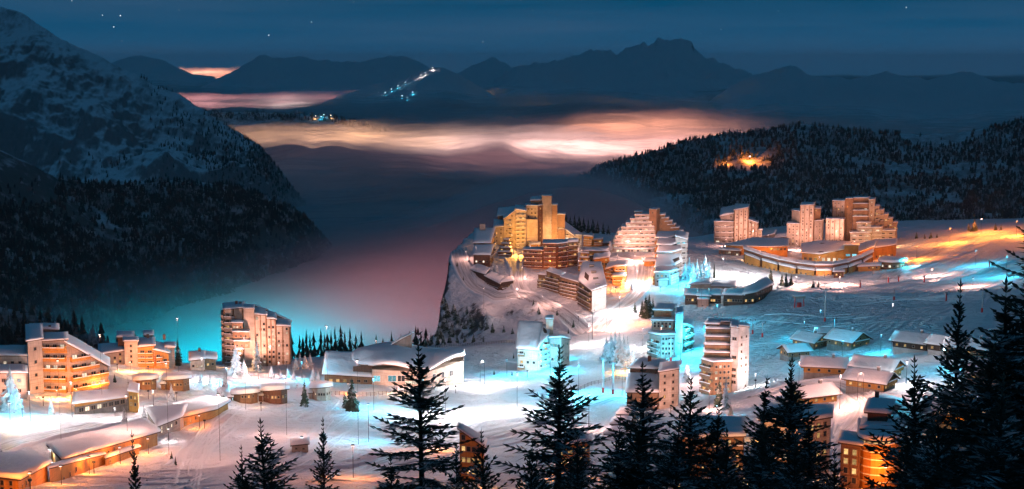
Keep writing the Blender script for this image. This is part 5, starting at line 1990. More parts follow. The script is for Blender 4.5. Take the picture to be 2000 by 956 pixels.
def spruce(px, py, ptop, label, kind='mid', group='village spruces', wide=1.0, dy=0.0):
    g = gp(px, py)
    if dy:
        g = np.array([g[0] * (g[1] + dy) / g[1], g[1] + dy, 0])
        g[2] = float(zt(g[0], g[1])[0])
    h = at(px, ptop, g[1])[2] - g[2]
    h = max(h, 2.0)
    _tn[0] += 1
    tr, cr_ = SPR[kind][_tn[0] % 3]
    root = link('spruce_tree', None, None, (g[0], g[1], g[2] - 0.2), _tn[0] * 2.4, (h * wide, h * wide, h))
    tag(root, label, 'spruce', group)
    link('trunk', tr, root)
    link('crown', cr_, root)
    return root


def spruce_row(pts, kind, phrase, group, wide=1.0, dy=0.0):
    pts = sorted(pts)
    for i, (px, py, pt_) in enumerate(pts):
        spruce(px, py, pt_, '%s from the left of the %s' % (ORD[i], phrase), kind, group, wide, dy)


spruce_row([(585, 692, 652), (599, 692, 641), (613, 690, 646), (627, 690, 640), (640, 690, 648), (655, 689, 636), (666, 688, 633), (684, 687, 638), (706, 684, 645), (735, 678, 651), (748, 677, 658), (765, 674, 645), (783, 672, 650), (592, 694, 655), (606, 691, 650), (634, 690, 650), (647, 690, 643), (674, 688, 645), (695, 686, 650)], 'mid',
           'dark spruces in the row behind the hall', 'spruces behind the hall', 1.0)
spruce_row([(800, 676, 644), (812, 676, 634), (822, 678, 648), (832, 676, 637), (842, 674, 650), (855, 672, 646), (866, 672, 652), (878, 670, 648), (893, 670, 650), (908, 668, 654), (925, 668, 650), (944, 668, 655)], 'mid',
           'spruces crowding the foot of the cliff', 'spruces at the foot of the cliff', 1.15)
spruce(22, 802, 712, 'tall spruce glowing yellow at the left edge before the pinkish wing', 'snow', None, 1.1)
spruce(34, 806, 748, 'shorter spruce glowing cyan beside the tall yellow one', 'snow', None, 1.2)
spruce(100, 810, 772, 'small yellow lit spruce on the snow left of the low orange building', 'snow', None, 1.1)
spruce(224, 746, 729, 'tiny dark spruce below the end of the long sloping roof', 'dark', None)
spruce_row([(243, 831, 792), (281, 818, 790), (250, 752, 736)], 'snow', 'snowy spruces round the low building', 'spruces round the low building')
spruce(335, 782, 746, 'yellowish snowy spruce between the two brown chalets and the lodge', 'snow', None)
spruce(348, 714, 658, 'tall dark spruce standing alone left of the pale chalet', 'dark', None, 1.1)
spruce(430, 782, 740, 'snowy spruce at the end of the short orange wing', 'snow', None)
spruce_row([(335, 897, 879), (343, 909, 889)], 'dark', 'two small spruces on the slope below the lodge', 'small spruces on the slope')
spruce(461, 735, 671, 'cyan lit spruce in front of the tall shingled tower', 'snow', None, 1.15)
spruce(477, 737, 698, 'low cyan lit spruce at the right of the larger cyan one', 'snow', None, 1.3)
spruce(502, 724, 651, 'tall pale spruce in front of the tower centre', 'snow', None, 0.9)
spruce(570, 700, 649, 'orange lit spruce at the right edge of the tower', 'mid', None)
spruce_row([(578, 722, 694), (586, 718, 686), (596, 720, 690), (606, 718, 688), (562, 738, 716), (574, 742, 722), (548, 740, 722)], 'snow', 'white frosted spruces between tower and hall', 'frosted spruces by the tower', 1.25)
spruce(595, 795, 737, 'dark green spruce right of the tall round chalet', 'mid', None, 1.0)
spruce(688, 803, 735, 'larger of two dark spruces in front of the hall', 'mid', None, 1.05)
spruce(674, 797, 762, 'smaller of two dark spruces in front of the hall', 'mid', None)
spruce_row([(1098, 452, 425), (1106, 452, 417), (1114, 452, 421), (1122, 452, 417), (1131, 453, 420), (1140, 454, 424), (1149, 455, 427), (1158, 456, 426), (1167, 456, 431), (1178, 457, 434), (1188, 458, 440)], 'mid',
           'frosted spruces on the crest behind the yellow complex', 'spruces on the crest', 1.1, 0)
spruce_row([(1338, 545, 508), (1346, 542, 500), (1353, 548, 510), (1361, 546, 503), (1369, 544, 507), (1377, 542, 496), (1385, 546, 508)], 'snow', 'cyan lit spruces right of the blue stepping roofs', 'cyan lit spruces', 1.1)
spruce(1395, 543, 512, 'bare brownish spruce at the edge of the cyan lit group', 'dark', None, 0.7)
spruce_row([(1012, 512, 497), (1020, 514, 500), (1030, 516, 501), (963, 528, 510), (970, 530, 514), (1134, 482, 464), (1196, 530, 512), (1134, 530, 516), (916, 512, 500), (1196, 474, 458)], 'snow', 'little frosted spruces among the clifftop blocks', 'spruces among the clifftop blocks')
spruce_row([(905, 548, 538), (893, 520, 510), (1042, 596, 584), (1088, 616, 603), (1120, 640, 624), (1110, 652, 640)], 'mid', 'small dark spruces beside the cliff road', 'spruces beside the cliff road')
spruce_row([(612, 748, 716), (622, 752, 722), (580, 760, 738), (530, 738, 712), (392, 748, 726), (410, 752, 730), (440, 756, 728)], 'snow', 'frosted spruces between tower and round chalets', 'frosted spruces by the round chalets', 1.2)
spruce_row([(1000, 745, 735), (770, 776, 760), (815, 772, 757), (738, 778, 764)], 'snow', 'small bushes of frosted spruce before the hall', 'frosted bushes before the hall', 1.6)
spruce(1192, 494, 466, 'yellow lit spruce at the left foot of the terraced pyramid', 'snow', None)
spruce(1217, 566, 536, 'yellowish spruce at the foot of the orange stepped block', 'snow', None)
spruce(1233, 568, 546, 'white frosted bush spruce right of the yellowish one', 'snow', None, 1.5)
spruce_row([(1505, 554, 522), (1527, 558, 531), (1535, 560, 529), (1545, 558, 533), (1588, 562, 545), (1598, 562, 547)], 'mid', 'small spruces standing on the snow below the arcade', 'spruces below the arcade')
spruce_row([(1184, 700, 656), (1193, 704, 646), (1201, 700, 640), (1209, 710, 648), (1217, 712, 651), (1225, 714, 654), (1234, 716, 676)], 'snow', 'yellow lit spruces left of the cyan tower', 'yellow lit spruces', 1.1)
spruce_row([(1254, 618, 584), (1261, 620, 576), (1268, 618, 572), (1275, 616, 580), (1240, 610, 588)], 'mid', 'spruces in the clump above the cyan tower', 'spruces above the cyan tower', 1.1)
spruce(1340, 746, 706, 'white frosted spruce between the cyan tower and the pale tower', 'snow', None)
spruce(1404, 795, 738, 'dark spruce at the foot of the pale tower', 'dark', None)
spruce(1417, 800, 733, 'cyan lit spruce at the foot of the pale tower', 'snow', None, 0.9)
spruce(1426, 850, 785, 'golden lit spruce below the pale tower', 'snow', None, 1.0)
spruce_row([(1892, 452, 434), (1903, 452, 426), (1944, 450, 434), (1790, 466, 452), (1806, 466, 455), (1818, 466, 452), (1830, 464, 455), (1955, 450, 437)], 'mid', 'orange lit trees along the hilltop on the right', 'orange lit hilltop trees', 1.3)
spruce_row([(1003, 700, 688), (965, 732, 722), (1000, 734, 724)], 'dark', 'tiny dark spruces near the white sloped tower', 'tiny spruces by the bowl')
_cl = [(866, 596, 574), (870, 604, 582), (874, 618, 590), (866, 640, 612), (872, 650, 622), (886, 614, 592), (890, 622, 600), (895, 636, 610), (907, 644, 624), (912, 612, 596), (918, 632, 610), (924, 640, 618),
       (938, 640, 622), (951, 644, 628), (962, 646, 630), (984, 650, 634), (857, 656, 632), (882, 656, 630), (1052, 612, 598), (1001, 652, 640)]
spruce_row(_cl, 'dark', 'dark shrubby spruces clinging to the cliff', 'spruces on the cliff', 1.5)


def spruce_near_meshes(seed, H, spread):
    """a spruce close to the camera: curved boughs, side twigs and needle sprays"""
    r = random.Random(seed)
    a = Acc()
    segs = 10
    lean = r.uniform(-0.01, 0.01)
    for k in range(segs):
        z0, z1 = H * k / segs - (1.0 if k == 0 else 0), H * (k + 1) / segs
        a.tube((lean * z0, 0, z0), (lean * z1, 0, z1), 0.016 * H * (1 - k / segs) + 0.012, 0.016 * H * (1 - (k + 1) / segs) + 0.008, 7, cap=(k == segs - 1))
    V, T = [], []

    def spray(p, d, l, w, n):
        """needle spray: a narrow lozenge along d, of half width w, lying in the plane with normal n"""
        s = np.cross(d, n)
        ls = np.linalg.norm(s)
        if ls < 1e-6:
            return
        s = s / ls * w
        b = len(V)
        m = p + d * (l * 0.42)
        V.extend((p, m + s, p + d * l, m - s))
        T.append((b, b + 1, b + 2))
        T.append((b, b + 2, b + 3))

    z = 0.10 * H
    up = np.array([0, 0, 1.0])
    while z < H - 0.10:
        t = z / H
        L = spread * ((1 - t) ** 0.95) * H * 0.25 + 0.10
        nb = 8 if t < 0.9 else 5
        off = r.random() * 6.28
        for i in range(nb):
            if r.random() < 0.12:
                continue
            th = off + 6.28 * i / nb + r.uniform(-0.35, 0.35)
            l = L * r.uniform(0.55, 1.25)
            elev = -0.28 + 1.15 * t ** 2.2 + r.uniform(-0.12, 0.12)
            d = np.array([math.cos(th) * math.cos(elev), math.sin(th) * math.cos(elev), math.sin(elev)])
            p = np.array([lean * z, 0, z + r.uniform(-0.08, 0.08)])
            n = max(4, int(l / 0.105))
            st = l / n
            for k in range(n):
                s = k / n
                d = d + up * (0.055 if s > 0.45 else -0.035) + np.array([r.uniform(-1, 1), r.uniform(-1, 1), r.uniform(-1, 1)]) * 0.04
                d /= np.linalg.norm(d)
                q = p + d * st
                side = np.cross(d, up)
                side /= np.linalg.norm(side) + 1e-9
                nrm = np.cross(side, d)
                spray(p - d * st * 0.2, d, st * 1.5, 0.034, nrm)
                spray(p - d * st * 0.2, d, st * 1.5, 0.026, side)
                for sg in (-1, 1):
                    if r.random() < 0.10 or s < 0.06:
                        continue
                    tl = (0.40 * l * (1 - s) ** 0.7 * (0.35 + 0.65 * min(1, s * 3.5)) + 0.07) * r.uniform(0.6, 1.15)
                    td = d * 0.62 + side * sg * 0.78 + up * r.uniform(-0.28, 0.05)
                    td /= np.linalg.norm(td)
                    m = max(1, int(tl / 0.15))
                    pp = p.copy()
                    for j in range(m):
                        sl = tl / m
                        rn = nrm + np.array([r.uniform(-1, 1), r.uniform(-1, 1), r.uniform(-1, 1)]) * 0.6
                        spray(pp - td * 0.02, td, sl * 1.35, 0.024, rn)
                        if m > 1 and j < m - 0:
                            for s2 in (-1, 1):
                                td2 = td * 0.7 + np.cross(td, nrm) * s2 * 0.7 + up * r.uniform(-0.25, 0.05)
                                td2 /= np.linalg.norm(td2)
                                spray(pp, td2, min(0.26, tl * 0.42 * (1 - j / m) + 0.06), 0.022, rn)
                        td = td - up * 0.04
                        pp = pp + td * sl
                p = q
        z += (0.24 if t < 0.7 else 0.20) * r.uniform(0.75, 1.2) * (H / 9.0) ** 0.5
    # leader shoot
    lead = np.array([lean * H, 0, H - 0.12])
    for k in range(5):
        spray(lead + up * 0.10 * k, up, 0.16, 0.022, np.array([math.cos(k), math.sin(k), 0]))
        for j in range(3):
            th = k * 2.1 + j * 2.1
            spray(lead + up * 0.10 * k, np.array([math.cos(th) * 0.6, math.sin(th) * 0.6, 0.6]), 0.13, 0.018, np.array([math.sin(th), -math.cos(th), 0.3]))
    return a.mesh('trunk', [M['bark']]), mesh_np('crown', np.array(V), np.array(T), [M['needle_dark']])


NEAR = [spruce_near_meshes(1, 6.0, 1.65), spruce_near_meshes(2, 6.0, 1.3), spruce_near_meshes(3, 6.0, 2.0), spruce_near_meshes(4, 4.0, 0.9), spruce_near_meshes(5, 12.0, 1.15)]
NEARH = [6.0, 6.0, 6.0, 4.0, 12.0]


def near_spruce(px, ptop, D, var, label, wide=1.0, rot=0.0):
    top = at(px, ptop, D)
    gz = float(zt(top[0], top[1])[0])
    h = top[2] - gz
    s = h / NEARH[var]
    root = link('spruce_tree', None, None, (top[0], top[1], gz), rot, (s * wide, s * wide, s))
    tag(root, label, 'spruce', 'black spruces in front')
    link('trunk', NEAR[var][0], root)
    link('crown', NEAR[var][1], root)


near_spruce(278, 888, 30, 3, 'thin bare sapling tip at the bottom below the orange lodge', 0.5)
near_spruce(535, 846, 27, 2, 'broad black spruce top at the bottom left of centre', 1.1, 0.6)
near_spruce(632, 846, 34, 1, 'slender black spruce beside the broad one at the bottom', 0.7, 1.2)
near_spruce(828, 690, 33, 0, 'tall black spruce in front of the bright snow bowl', 1.05, 0.3)
near_spruce(962, 868, 26, 2, 'short bushy black spruce between the two tall ones', 0.8, 2.0)
near_spruce(1092, 700, 35, 0, 'tall black spruce in front of the cyan track, centre of the picture', 1.15, 2.2)
near_spruce(1268, 738, 37, 1, 'black spruce in front of the brown block with the dark blue roof', 1.3, 4.0)
near_spruce(1190, 850, 30, 2, 'low black spruce left of the one before the brown block', 1.0, 4.6)
near_spruce(1345, 762, 34, 2, 'black spruce right of the one before the brown block', 1.05, 5.0)
near_spruce(1420, 868, 28, 2, 'low black spruce beneath the golden lit spruce', 1.0, 0.9)
near_spruce(1463, 762, 38, 1, 'slim black spruce below the pale tower', 1.0, 1.9)
near_spruce(1538, 740, 34, 0, 'left tip of the twin topped black spruces', 1.05, 3.4)
near_spruce(1578, 744, 37, 0, 'right tip of the twin topped black spruces', 1.05, 0.1)
near_spruce(1500, 845, 30, 2, 'low bushy black spruce between slim one and twin tips', 0.95, 1.4)
near_spruce(1640, 900, 30, 2, 'low black spruce at the foot of the round fronted tower', 0.8, 2.4)
near_spruce(1866, 592, 34, 1, 'tall thin black spruce reaching into the dark slope on the right', 0.75, 1.0)
near_spruce(1815, 735, 28, 2, 'broad black spruce left of the tall thin one', 1.0, 0.4)
near_spruce(1905, 690, 26, 2, 'dense black spruce right of the tall thin one', 1.05, 2.9)
near_spruce(1975, 600, 27, 0, 'large black spruce near the right edge', 1.25, 4.1)
near_spruce(2085, 150, 26, 4, 'towering black spruce whose boughs reach in from the right edge', 0.95, 5.2)
near_spruce(2015, 500, 28, 2, 'black spruce behind the towering one at the right edge', 0.9, 3.0)
near_spruce(1770, 845, 25, 2, 'low black spruce covering the right of the round fronted tower', 0.85, 5.6)
near_spruce(1850, 830, 22, 2, 'low dense black spruce in the bottom right corner mass', 1.0, 1.6)
near_spruce(1940, 780, 21, 2, 'black spruce filling the lower right corner', 1.1, 0.7)
for px_, pt_, D_, v_, wd_, ro_, lb_ in (
        (1230, 838, 30, 2, 0.9, 2.7, 'low black spruce under the brown block with dark blue roof'), (1305, 850, 29, 0, 1.1, 3.3, 'dense black spruce in the thicket below the brown block'),
        (1385, 820, 33, 1, 1.2, 0.2, 'slim black spruce beside the cyan lit spruce at the pale tower'), (1470, 862, 27, 2, 0.9, 4.4, 'bushy black spruce left of the twin tips at the very bottom'),
        (1600, 838, 33, 0, 1.0, 1.1, 'black spruce just right of the twin tips'), (1545, 880, 26, 2, 0.9, 2.2, 'low thick spruce under the twin tips'),
        (1130, 868, 28, 2, 0.8, 0.5, 'bushy black spruce at the foot of the tall centre spruce'), (1030, 890, 27, 2, 0.7, 1.7, 'small black spruce left of the tall centre spruce'),
        (895, 900, 27, 1, 0.9, 3.9, 'small black spruce right of the tall one before the bowl'), (770, 905, 28, 1, 0.9, 5.1, 'small black spruce left of the tall one before the bowl'),
        (480, 900, 27, 2, 0.7, 3.3, 'low black spruce left of the broad top at the bottom')):
    near_spruce(px_, pt_, D_, v_, lb_, wd_, ro_)
for o_ in [o for o in bpy.data.objects if o.name.startswith('spruce_tree') and o.get('group') == 'black spruces in front']:
    o_.rotation_euler = (random.uniform(-0.05, 0.05), random.uniform(-0.06, 0.06), o_.rotation_euler[2])


# ------------------------------------------------------------------ roads and groomed tracks
def road(name, pts, width, mat='road', lift=0.28, banks=True):
    g = np.array([gp(*p) for p in pts])
    # Catmull-Rom through the points
    P = np.vstack([2 * g[0] - g[1], g, 2 * g[-1] - g[-2]])
    out = []
    for i in range(1, len(P) - 2):
        n = max(4, int(np.linalg.norm(P[i + 1] - P[i]) / 4))
        for k in range(n):
            t = k / n
            out.append(0.5 * ((2 * P[i]) + (-P[i - 1] + P[i + 1]) * t + (2 * P[i - 1] - 5 * P[i] + 4 * P[i + 1] - P[i + 2]) * t * t + (-P[i - 1] + 3 * P[i] - 3 * P[i + 1] + P[i + 2]) * t ** 3))
    out.append(P[-2])
    c = np.array(out)[:, :2]
    tg = np.gradient(c, axis=0)
    tg /= np.linalg.norm(tg, axis=1)[:, None] + 1e-9
    nr = np.stack([-tg[:, 1], tg[:, 0]], 1)
    prof = ((-0.78, -0.7), (-0.66, 0.75), (-0.54, 0.9), (-0.46, 0.0), (-0.16, 0.0), (0.16, 0.0), (0.46, 0.0), (0.54, 0.9), (0.66, 0.75), (0.78, -0.7)) if banks else ((-0.5, -0.55), (-0.33, 0), (-0.16, 0), (0, 0), (0.16, 0), (0.33, 0), (0.5, -0.55))
    m = len(prof)
    V, UV = [], []
    L = np.concatenate([[0], np.cumsum(np.linalg.norm(np.diff(c, axis=0), axis=1))])
    for j, (s, dz) in enumerate(prof):
        q = c + nr * s * width * (1 + 0.08 * np.sin(L / 17))[:, None]
        z = zt(q[:, 0], q[:, 1]) + lift
        lump = 0.45 + 0.55 * fbm(L / 5.0 + j * 3.7, L * 0 + j, 3, 17 + int(s > 0)) if dz > 0 else 1.0
        z = z + dz * np.maximum(lump, 0.1)
        V.append(np.column_stack([q, z]))
        UV.append(np.column_stack([np.full(len(c), (s + 0.5)), L]))
    V = np.stack(V, 1).reshape(-1, 3)
    UV = np.stack(UV, 1).reshape(-1, 2)
    f = grid_faces(len(c), m)[:, ::-1]
    mi = [1 if banks and (k % (m - 1) in (0, 1, 2, 6, 7, 8)) else 0 for k in range(len(f))]
    o = link(name, mesh_np(name, V, f, [M[mat], M['roof_snow']], mi, smooth=True, uvs=UV))
    tag(o, kind='structure')


road('road_cliff', [(893, 488), (900, 512), (912, 540), (935, 564), (972, 580), (1015, 577), (1055, 588), (1095, 608), (1122, 632), (1145, 652)], 9)
road('road_courtyard', [(1000, 505), (1012, 530), (1012, 552), (1022, 572), (1045, 584)], 8)
road('road_street', [(1215, 500), (1255, 512), (1258, 540), (1250, 565), (1228, 590), (1190, 618), (1165, 650)], 9)
road('path_lodge', [(-20, 882), (70, 856), (170, 836), (262, 818), (330, 800)], 6)
road('piste_bottom', [(640, 940), (760, 905), (880, 865), (1000, 836), (1100, 805), (1190, 775)], 14, banks=False)
road('piste_hill', [(1730, 545), (1790, 512), (1850, 478), (1920, 458), (2010, 452)], 14, banks=False)
road('road_chalets', [(1485, 775), (1560, 752), (1640, 752), (1700, 792), (1668, 850), (1640, 890)], 8)


def ski_tracks():
    """ruts and ridges left by skis and groomers, as low ridges of snow"""
    r = random.Random(3)
    fam = [  # photo start and end, sideways spread in px, count, bend
        ((150, 950), (620, 860), 60, 16, 30), ((330, 930), (470, 800), 70, 16, -20), ((450, 945), (700, 810), 50, 16, 25), ((560, 940), (900, 850), 40, 14, 15), ((650, 930), (1150, 800), 26, 14, 12),
        ((700, 830), (1000, 790), 30, 8, 10), ((1500, 640), (1760, 590), 40, 12, 10), ((1600, 560), (1990, 545), 34, 16, 12), ((1700, 585), (1960, 510), 34, 16, 18), ((1760, 530), (1990, 452), 20, 14, 8),
        ((1480, 720), (1640, 770), 30, 10, 10), ((1640, 760), (1620, 880), 26, 9, 10), ((1590, 690), (1720, 700), 24, 9, 14), ((1390, 660), (1560, 640), 30, 10, 8), ((900, 500), (990, 585), 6, 5, -14),
        ((1030, 580), (1140, 650), 10, 8, -8), ((1000, 500), (1020, 575), 8, 6, 8), ((1230, 505), (1215, 600), 12, 8, 24), ((1420, 530), (1590, 545), 14, 8, 6), ((20, 850), (250, 790), 20, 8, 10), ((560, 780), (700, 800), 18, 6, 10)]
    V, Fc = [], []
    for (a, b, spread, cnt, bend) in fam:
        for k in range(cnt):
            o1, o2 = r.gauss(0, spread * 0.5), r.gauss(0, spread * 0.5)
            dx, dy = b[0] - a[0], b[1] - a[1]
            L = math.hypot(dx, dy)
            nx_, ny_ = -dy / L, dx / L
            t0, t1 = sorted((r.uniform(-0.05, 0.5), r.uniform(0.5, 1.05)))
            bd = bend * r.uniform(0.3, 1.4)
            pts = []
            for i_ in range(13):
                t = t0 + (t1 - t0) * i_ / 12
                o = o1 * (1 - t) + o2 * t
                w = bd * math.sin(math.pi * t) + 3 * math.sin(9 * t + k)
                pts.append((a[0] + dx * t + nx_ * (o + w), a[1] + dy * t + ny_ * (o + w)))
            P = np.array([gp(*p)[:2] for p in pts])
            tt = np.linspace(0, 12, 49)
            Q = np.stack([np.interp(tt, np.arange(13), P[:, 0]), np.interp(tt, np.arange(13), P[:, 1])], 1)
            ker = np.ones(7) / 7
            Q = np.stack([np.convolve(np.pad(Q[:, i2], 3, mode='edge'), ker, 'valid') for i2 in (0, 1)], 1)
            tg = np.gradient(Q, axis=0)
            tg /= np.linalg.norm(tg, axis=1)[:, None] + 1e-9
            nr = np.stack([-tg[:, 1], tg[:, 0]], 1)
            wd = r.uniform(0.35, 0.8)
            hh = r.uniform(0.14, 0.34)
            b0 = len(V)
            for off, dz in ((-1.0, -0.12), (-0.35, hh), (0.35, hh * 0.3), (1.0, -0.12)):
                q = Q + nr * off * wd
                z = zg(q[:, 0], q[:, 1]) + dz + 0.06
                V.extend(np.column_stack([q, z]).tolist())
            for j in range(3):
                for i_ in range(48):
                    Fc.append((b0 + j * 49 + i_, b0 + (j + 1) * 49 + i_, b0 + (j + 1) * 49 + i_ + 1, b0 + j * 49 + i_ + 1))
    o = link('snow_tracks', mesh_np('snow_tracks', np.array(V), np.array(Fc), [M['roof_snow']], smooth=True))
    tag(o, 'ski and groomer tracks ridging the snow of the pistes', 'tracks', None, 'stuff')


ski_tracks()

# ------------------------------------------------------------------ lamps
CW, CC, CO, CY, CP, CWm = (1.0, 0.90, 0.89), (0.04, 0.66, 1.0), (1.0, 0.25, 0.03), (1.0, 0.42, 0.06), (1.0, 0.48, 0.37), (1.0, 0.50, 0.18)
M['post'] = mat_plain('black_lamp_post', (0.012, 0.012, 0.014), 0.6, 0.2)
BULB = {}


def bulb_mat(c):
    if c not in BULB:
        BULB[c] = mat_emit('lamp_bulb', tuple(0.5 + 0.5 * x for x in c), 14)
    return BULB[c]


_lamp_n = [0]


def lamp(px, py, h, color, kw, where, twin=False, bare=False, gpt=None):
    """street lamp, floodlight or added fill mast: post, hood and bulb with its own light; power in kilowatts"""
    g = gp(px, py) if gpt is None else gpt
    _lamp_n[0] += 1
    root = link('street_lamp', None, None, g)
    cname = {CW: 'white', CC: 'cyan', CO: 'orange', CY: 'yellow', CP: 'pinkish', CWm: 'warm'}[color]
    tag(root, '%s lamp post %s' % (cname, where), 'street lamp', 'street lamps')
    a = Acc()
    for dx in ((-0.9, 0.9) if twin else (0,)):
        a.tube((dx, 0, -1), (dx, 0, h), 0.08 if h < 15 else 0.05, 0.05 if h < 15 else 0.03, 6)
    if twin:
        a.tube((-0.9, 0, h - 0.4), (0.9, 0, h - 0.4), 0.07, 0.07, 5)
    link('post', a.mesh('post', [M['post']]), root)
    a = Acc()
    if bare:
        a.ball((0, 0, h + 0.25), 0.42, 0)
    else:
        a.box(-0.35, 0.35, -0.5, 0.2, h, h + 0.22, 1)
        a.box(-0.28, 0.28, -0.43, 0.13, h - 0.06, h - 0.004, 0)
    link('lamp_head', a.mesh('lamp_head', [bulb_mat(color), M['darkmetal']]), root)
    ld = bpy.data.lights.new('lamp_light', 'POINT')
    ld.energy = kw * 1250.0
    ld.color = color
    ld.shadow_soft_size = 0.5
    link('lamp_light', ld, root, (0, -0.15, h - 0.7 if not bare else h + 0.9))
    return root


# left
lamp(60, 838, 12, CW, 10, 'on the open snow left of the low orange fascia building')
lamp(20, 830, 7, CY, 7, 'in front of the yellow glowing spruce')
lamp(44, 815, 6, CC, 9, 'beside the cyan spruce at the left edge')
lamp(141, 816, 12, CW, 6, 'tall and white, at the corner of the low orange fascia building', bare=False)
lamp(150, 778, 3.5, CO, 9, 'before the orange balconies')
lamp(112, 780, 3.5, CWm, 6, 'before the left balconies of the grey block')
lamp(195, 766, 3.5, CO, 7, 'at the low end of the long sloping roof')
lamp(255, 726, 4, CWm, 4, 'at the foot of the square stair shaft')
lamp(300, 726, 4, CO, 6, 'before the orange stepped volumes')
lamp(225, 822, 4.5, CW, 5, 'lighting the windows of the low orange fascia building')
lamp(300, 800, 7, CW, 7, 'between round chalet and orange lodge')
lamp(395, 742, 9, CW, 10, 'before the pale chalet')
lamp(443, 752, 7, CC, 16, 'left of the cyan lit spruce')
lamp(425, 800, 9, CW, 7, 'above the short orange wing')
lamp(505, 742, 6, CP, 9, 'at the foot of the shingled tower')
lamp(545, 734, 6, CP, 9, 'right foot of the shingled tower')
lamp(590, 742, 8, CC, 10, 'among the white frosted spruces')
lamp(470, 722, 9, CWm, 8, 'below the snow terraces of the tower')
lamp(640, 722, 5, CO, 4, 'behind the hall by the dark spruces')
for i, (px, py) in enumerate(((60, 962), (120, 946), (175, 926), (235, 905), (290, 886))):
    lamp(px, py, 4.5, CO, 2.4, '%s from the left along the orange lodge front' % ORD[i])
lamp(390, 838, 4.5, CO, 2.0, 'before the short orange wing')
lamp(98, 905, 4, CW, 1.6, 'in the white lit gap between the orange wings')
lamp(330, 862, 4, CW, 1.0, 'at the grey hub of the lodge')
lamp(250, 880, 16, CP, 7, 'tall, added as fill behind the long orange wing')  # this and the following tall lamps are added pink fill for the near slope
lamp(560, 850, 18, CP, 13, 'tall, added as fill on the tracked slope above the snow hut')
lamp(430, 900, 18, CP, 8, 'tall, added as fill on the tracked slope below the lodge')
lamp(590, 880, 4, CC, 0.8, 'beside the little snow hut')
# hall and bowl
lamp(680, 768, 4, CO, 3, 'left end of the hall front')
lamp(770, 768, 4.5, CWm, 4, 'before the big windows of the hall')
lamp(860, 752, 8, CP, 12, 'right end of the hall front')
lamp(735, 700, 9, CP, 4, 'behind the wave roof')
lamp(942, 752, 10, CW, 50, 'with two posts on the rim of the bright bowl', True, True)
lamp(870, 812, 14, CW, 30, 'on the floor of the bright bowl')
lamp(730, 800, 12, CC, 26, 'on the cyan snow before the hall')
lamp(720, 862, 12, CC, 10, 'lower down on the cyan snow')
lamp(990, 735, 8, CC, 8, 'left of the white sloped tower')
lamp(1075, 730, 7, CC, 34, 'right of the white sloped tower')
lamp(1090, 705, 6, CC, 12, 'before the annex of the white sloped tower')
lamp(1130, 770, 12, CC, 32, 'beside the cyan track')
lamp(1010, 800, 14, CW, 14, 'on the track crossing below the bowl')
lamp(1215, 772, 10, CC, 18, 'left of the brown block')
lamp(1150, 840, 12, CP, 10, 'above the row of stepping roofs')
lamp(860, 880, 8, CO, 6, 'on the lower piste, left')
lamp(690, 935, 8, CO, 6, 'at the bottom by the slender black spruce')
# centre
lamp(1150, 672, 10, CW, 20, 'where the cliff road meets the square')
lamp(1210, 612, 10, CW, 28, 'on the white square below the orange blocks')
lamp(1185, 645, 10, CP, 16, 'below the bend of the cliff road')
lamp(1248, 632, 6, CO, 5, 'at the clump of spruces above the cyan tower')
lamp(1222, 728, 5, CY, 7, 'under the yellow lit spruces')
lamp(1255, 680, 10, CW, 14, 'left of the cyan tower')
lamp(1300, 716, 7, CC, 16, 'at the foot of the cyan tower')
lamp(1350, 690, 10, CC, 30, 'between the cyan tower and the pale tower')
lamp(1345, 745, 7, CP, 8, 'by the white frosted spruce')
lamp(1385, 800, 7, CP, 6, 'at the foot of the pale tower')
lamp(1475, 758, 6, CW, 9, 'right foot of the pale tower')
lamp(1400, 815, 4, CC, 3, 'by the cyan spruce under the pale tower')
lamp(1418, 865, 4, CY, 4, 'by the golden spruce')
lamp(1400, 640, 12, CC, 20, 'on the cyan piste left of the chalets')
# cliff village
lamp(1012, 500, 7, CY, 20, 'in the courtyard of the yellow complex')
lamp(1038, 486, 4, CY, 14, 'under the tall yellow front')
lamp(985, 497, 5, CY, 10, 'left foot of the yellow complex')
lamp(1000, 492, 12, CY, 8, 'high up before the yellow terraces')
lamp(1085, 490, 4, CWm, 12, 'before the balconies under the long slanting roof')
lamp(1115, 490, 5, CP, 8, 'right end of the slanting roof wing')
lamp(1020, 545, 8, CP, 5, 'on the cliff road by the dark red block')
lamp(1010, 580, 5, CP, 3, 'at the outer bend of the cliff road', bare=True)
lamp(945, 600, 12, CP, 2, 'over the snow slope of the cliff')
lamp(910, 508, 6, CP, 3, 'at the cliff edge')
lamp(1060, 600, 7, CP, 3, 'on the cliff road below the long block')
lamp(1172, 632, 3, CP, 1.2, 'at the pale end wall by the road bend')
lamp(1160, 480, 6, CO, 6, 'behind the orange stepped block')
lamp(1212, 568, 5, CO, 10, 'before the orange stepped block')
lamp(1172, 566, 8, CO, 8, 'between long block and orange stepped block')
lamp(1240, 512, 5, CP, 14, 'before the base of the terraced pyramid')
lamp(1206, 512, 5, CP, 8, 'left foot of the terraced pyramid')
lamp(1275, 508, 5, CO, 10, 'right foot of the terraced pyramid')
lamp(1245, 556, 9, CW, 18, 'on the curved street below the pyramid')
lamp(1272, 545, 6, CO, 6, 'left of the stepping blue roofs')
lamp(1290, 500, 14, CP, 8, 'behind the stepping blue roofs')
lamp(1325, 566, 7, CC, 24, 'cyan side of the stepping block')
lamp(1350, 556, 8, CC, 24, 'under the cyan lit spruces')
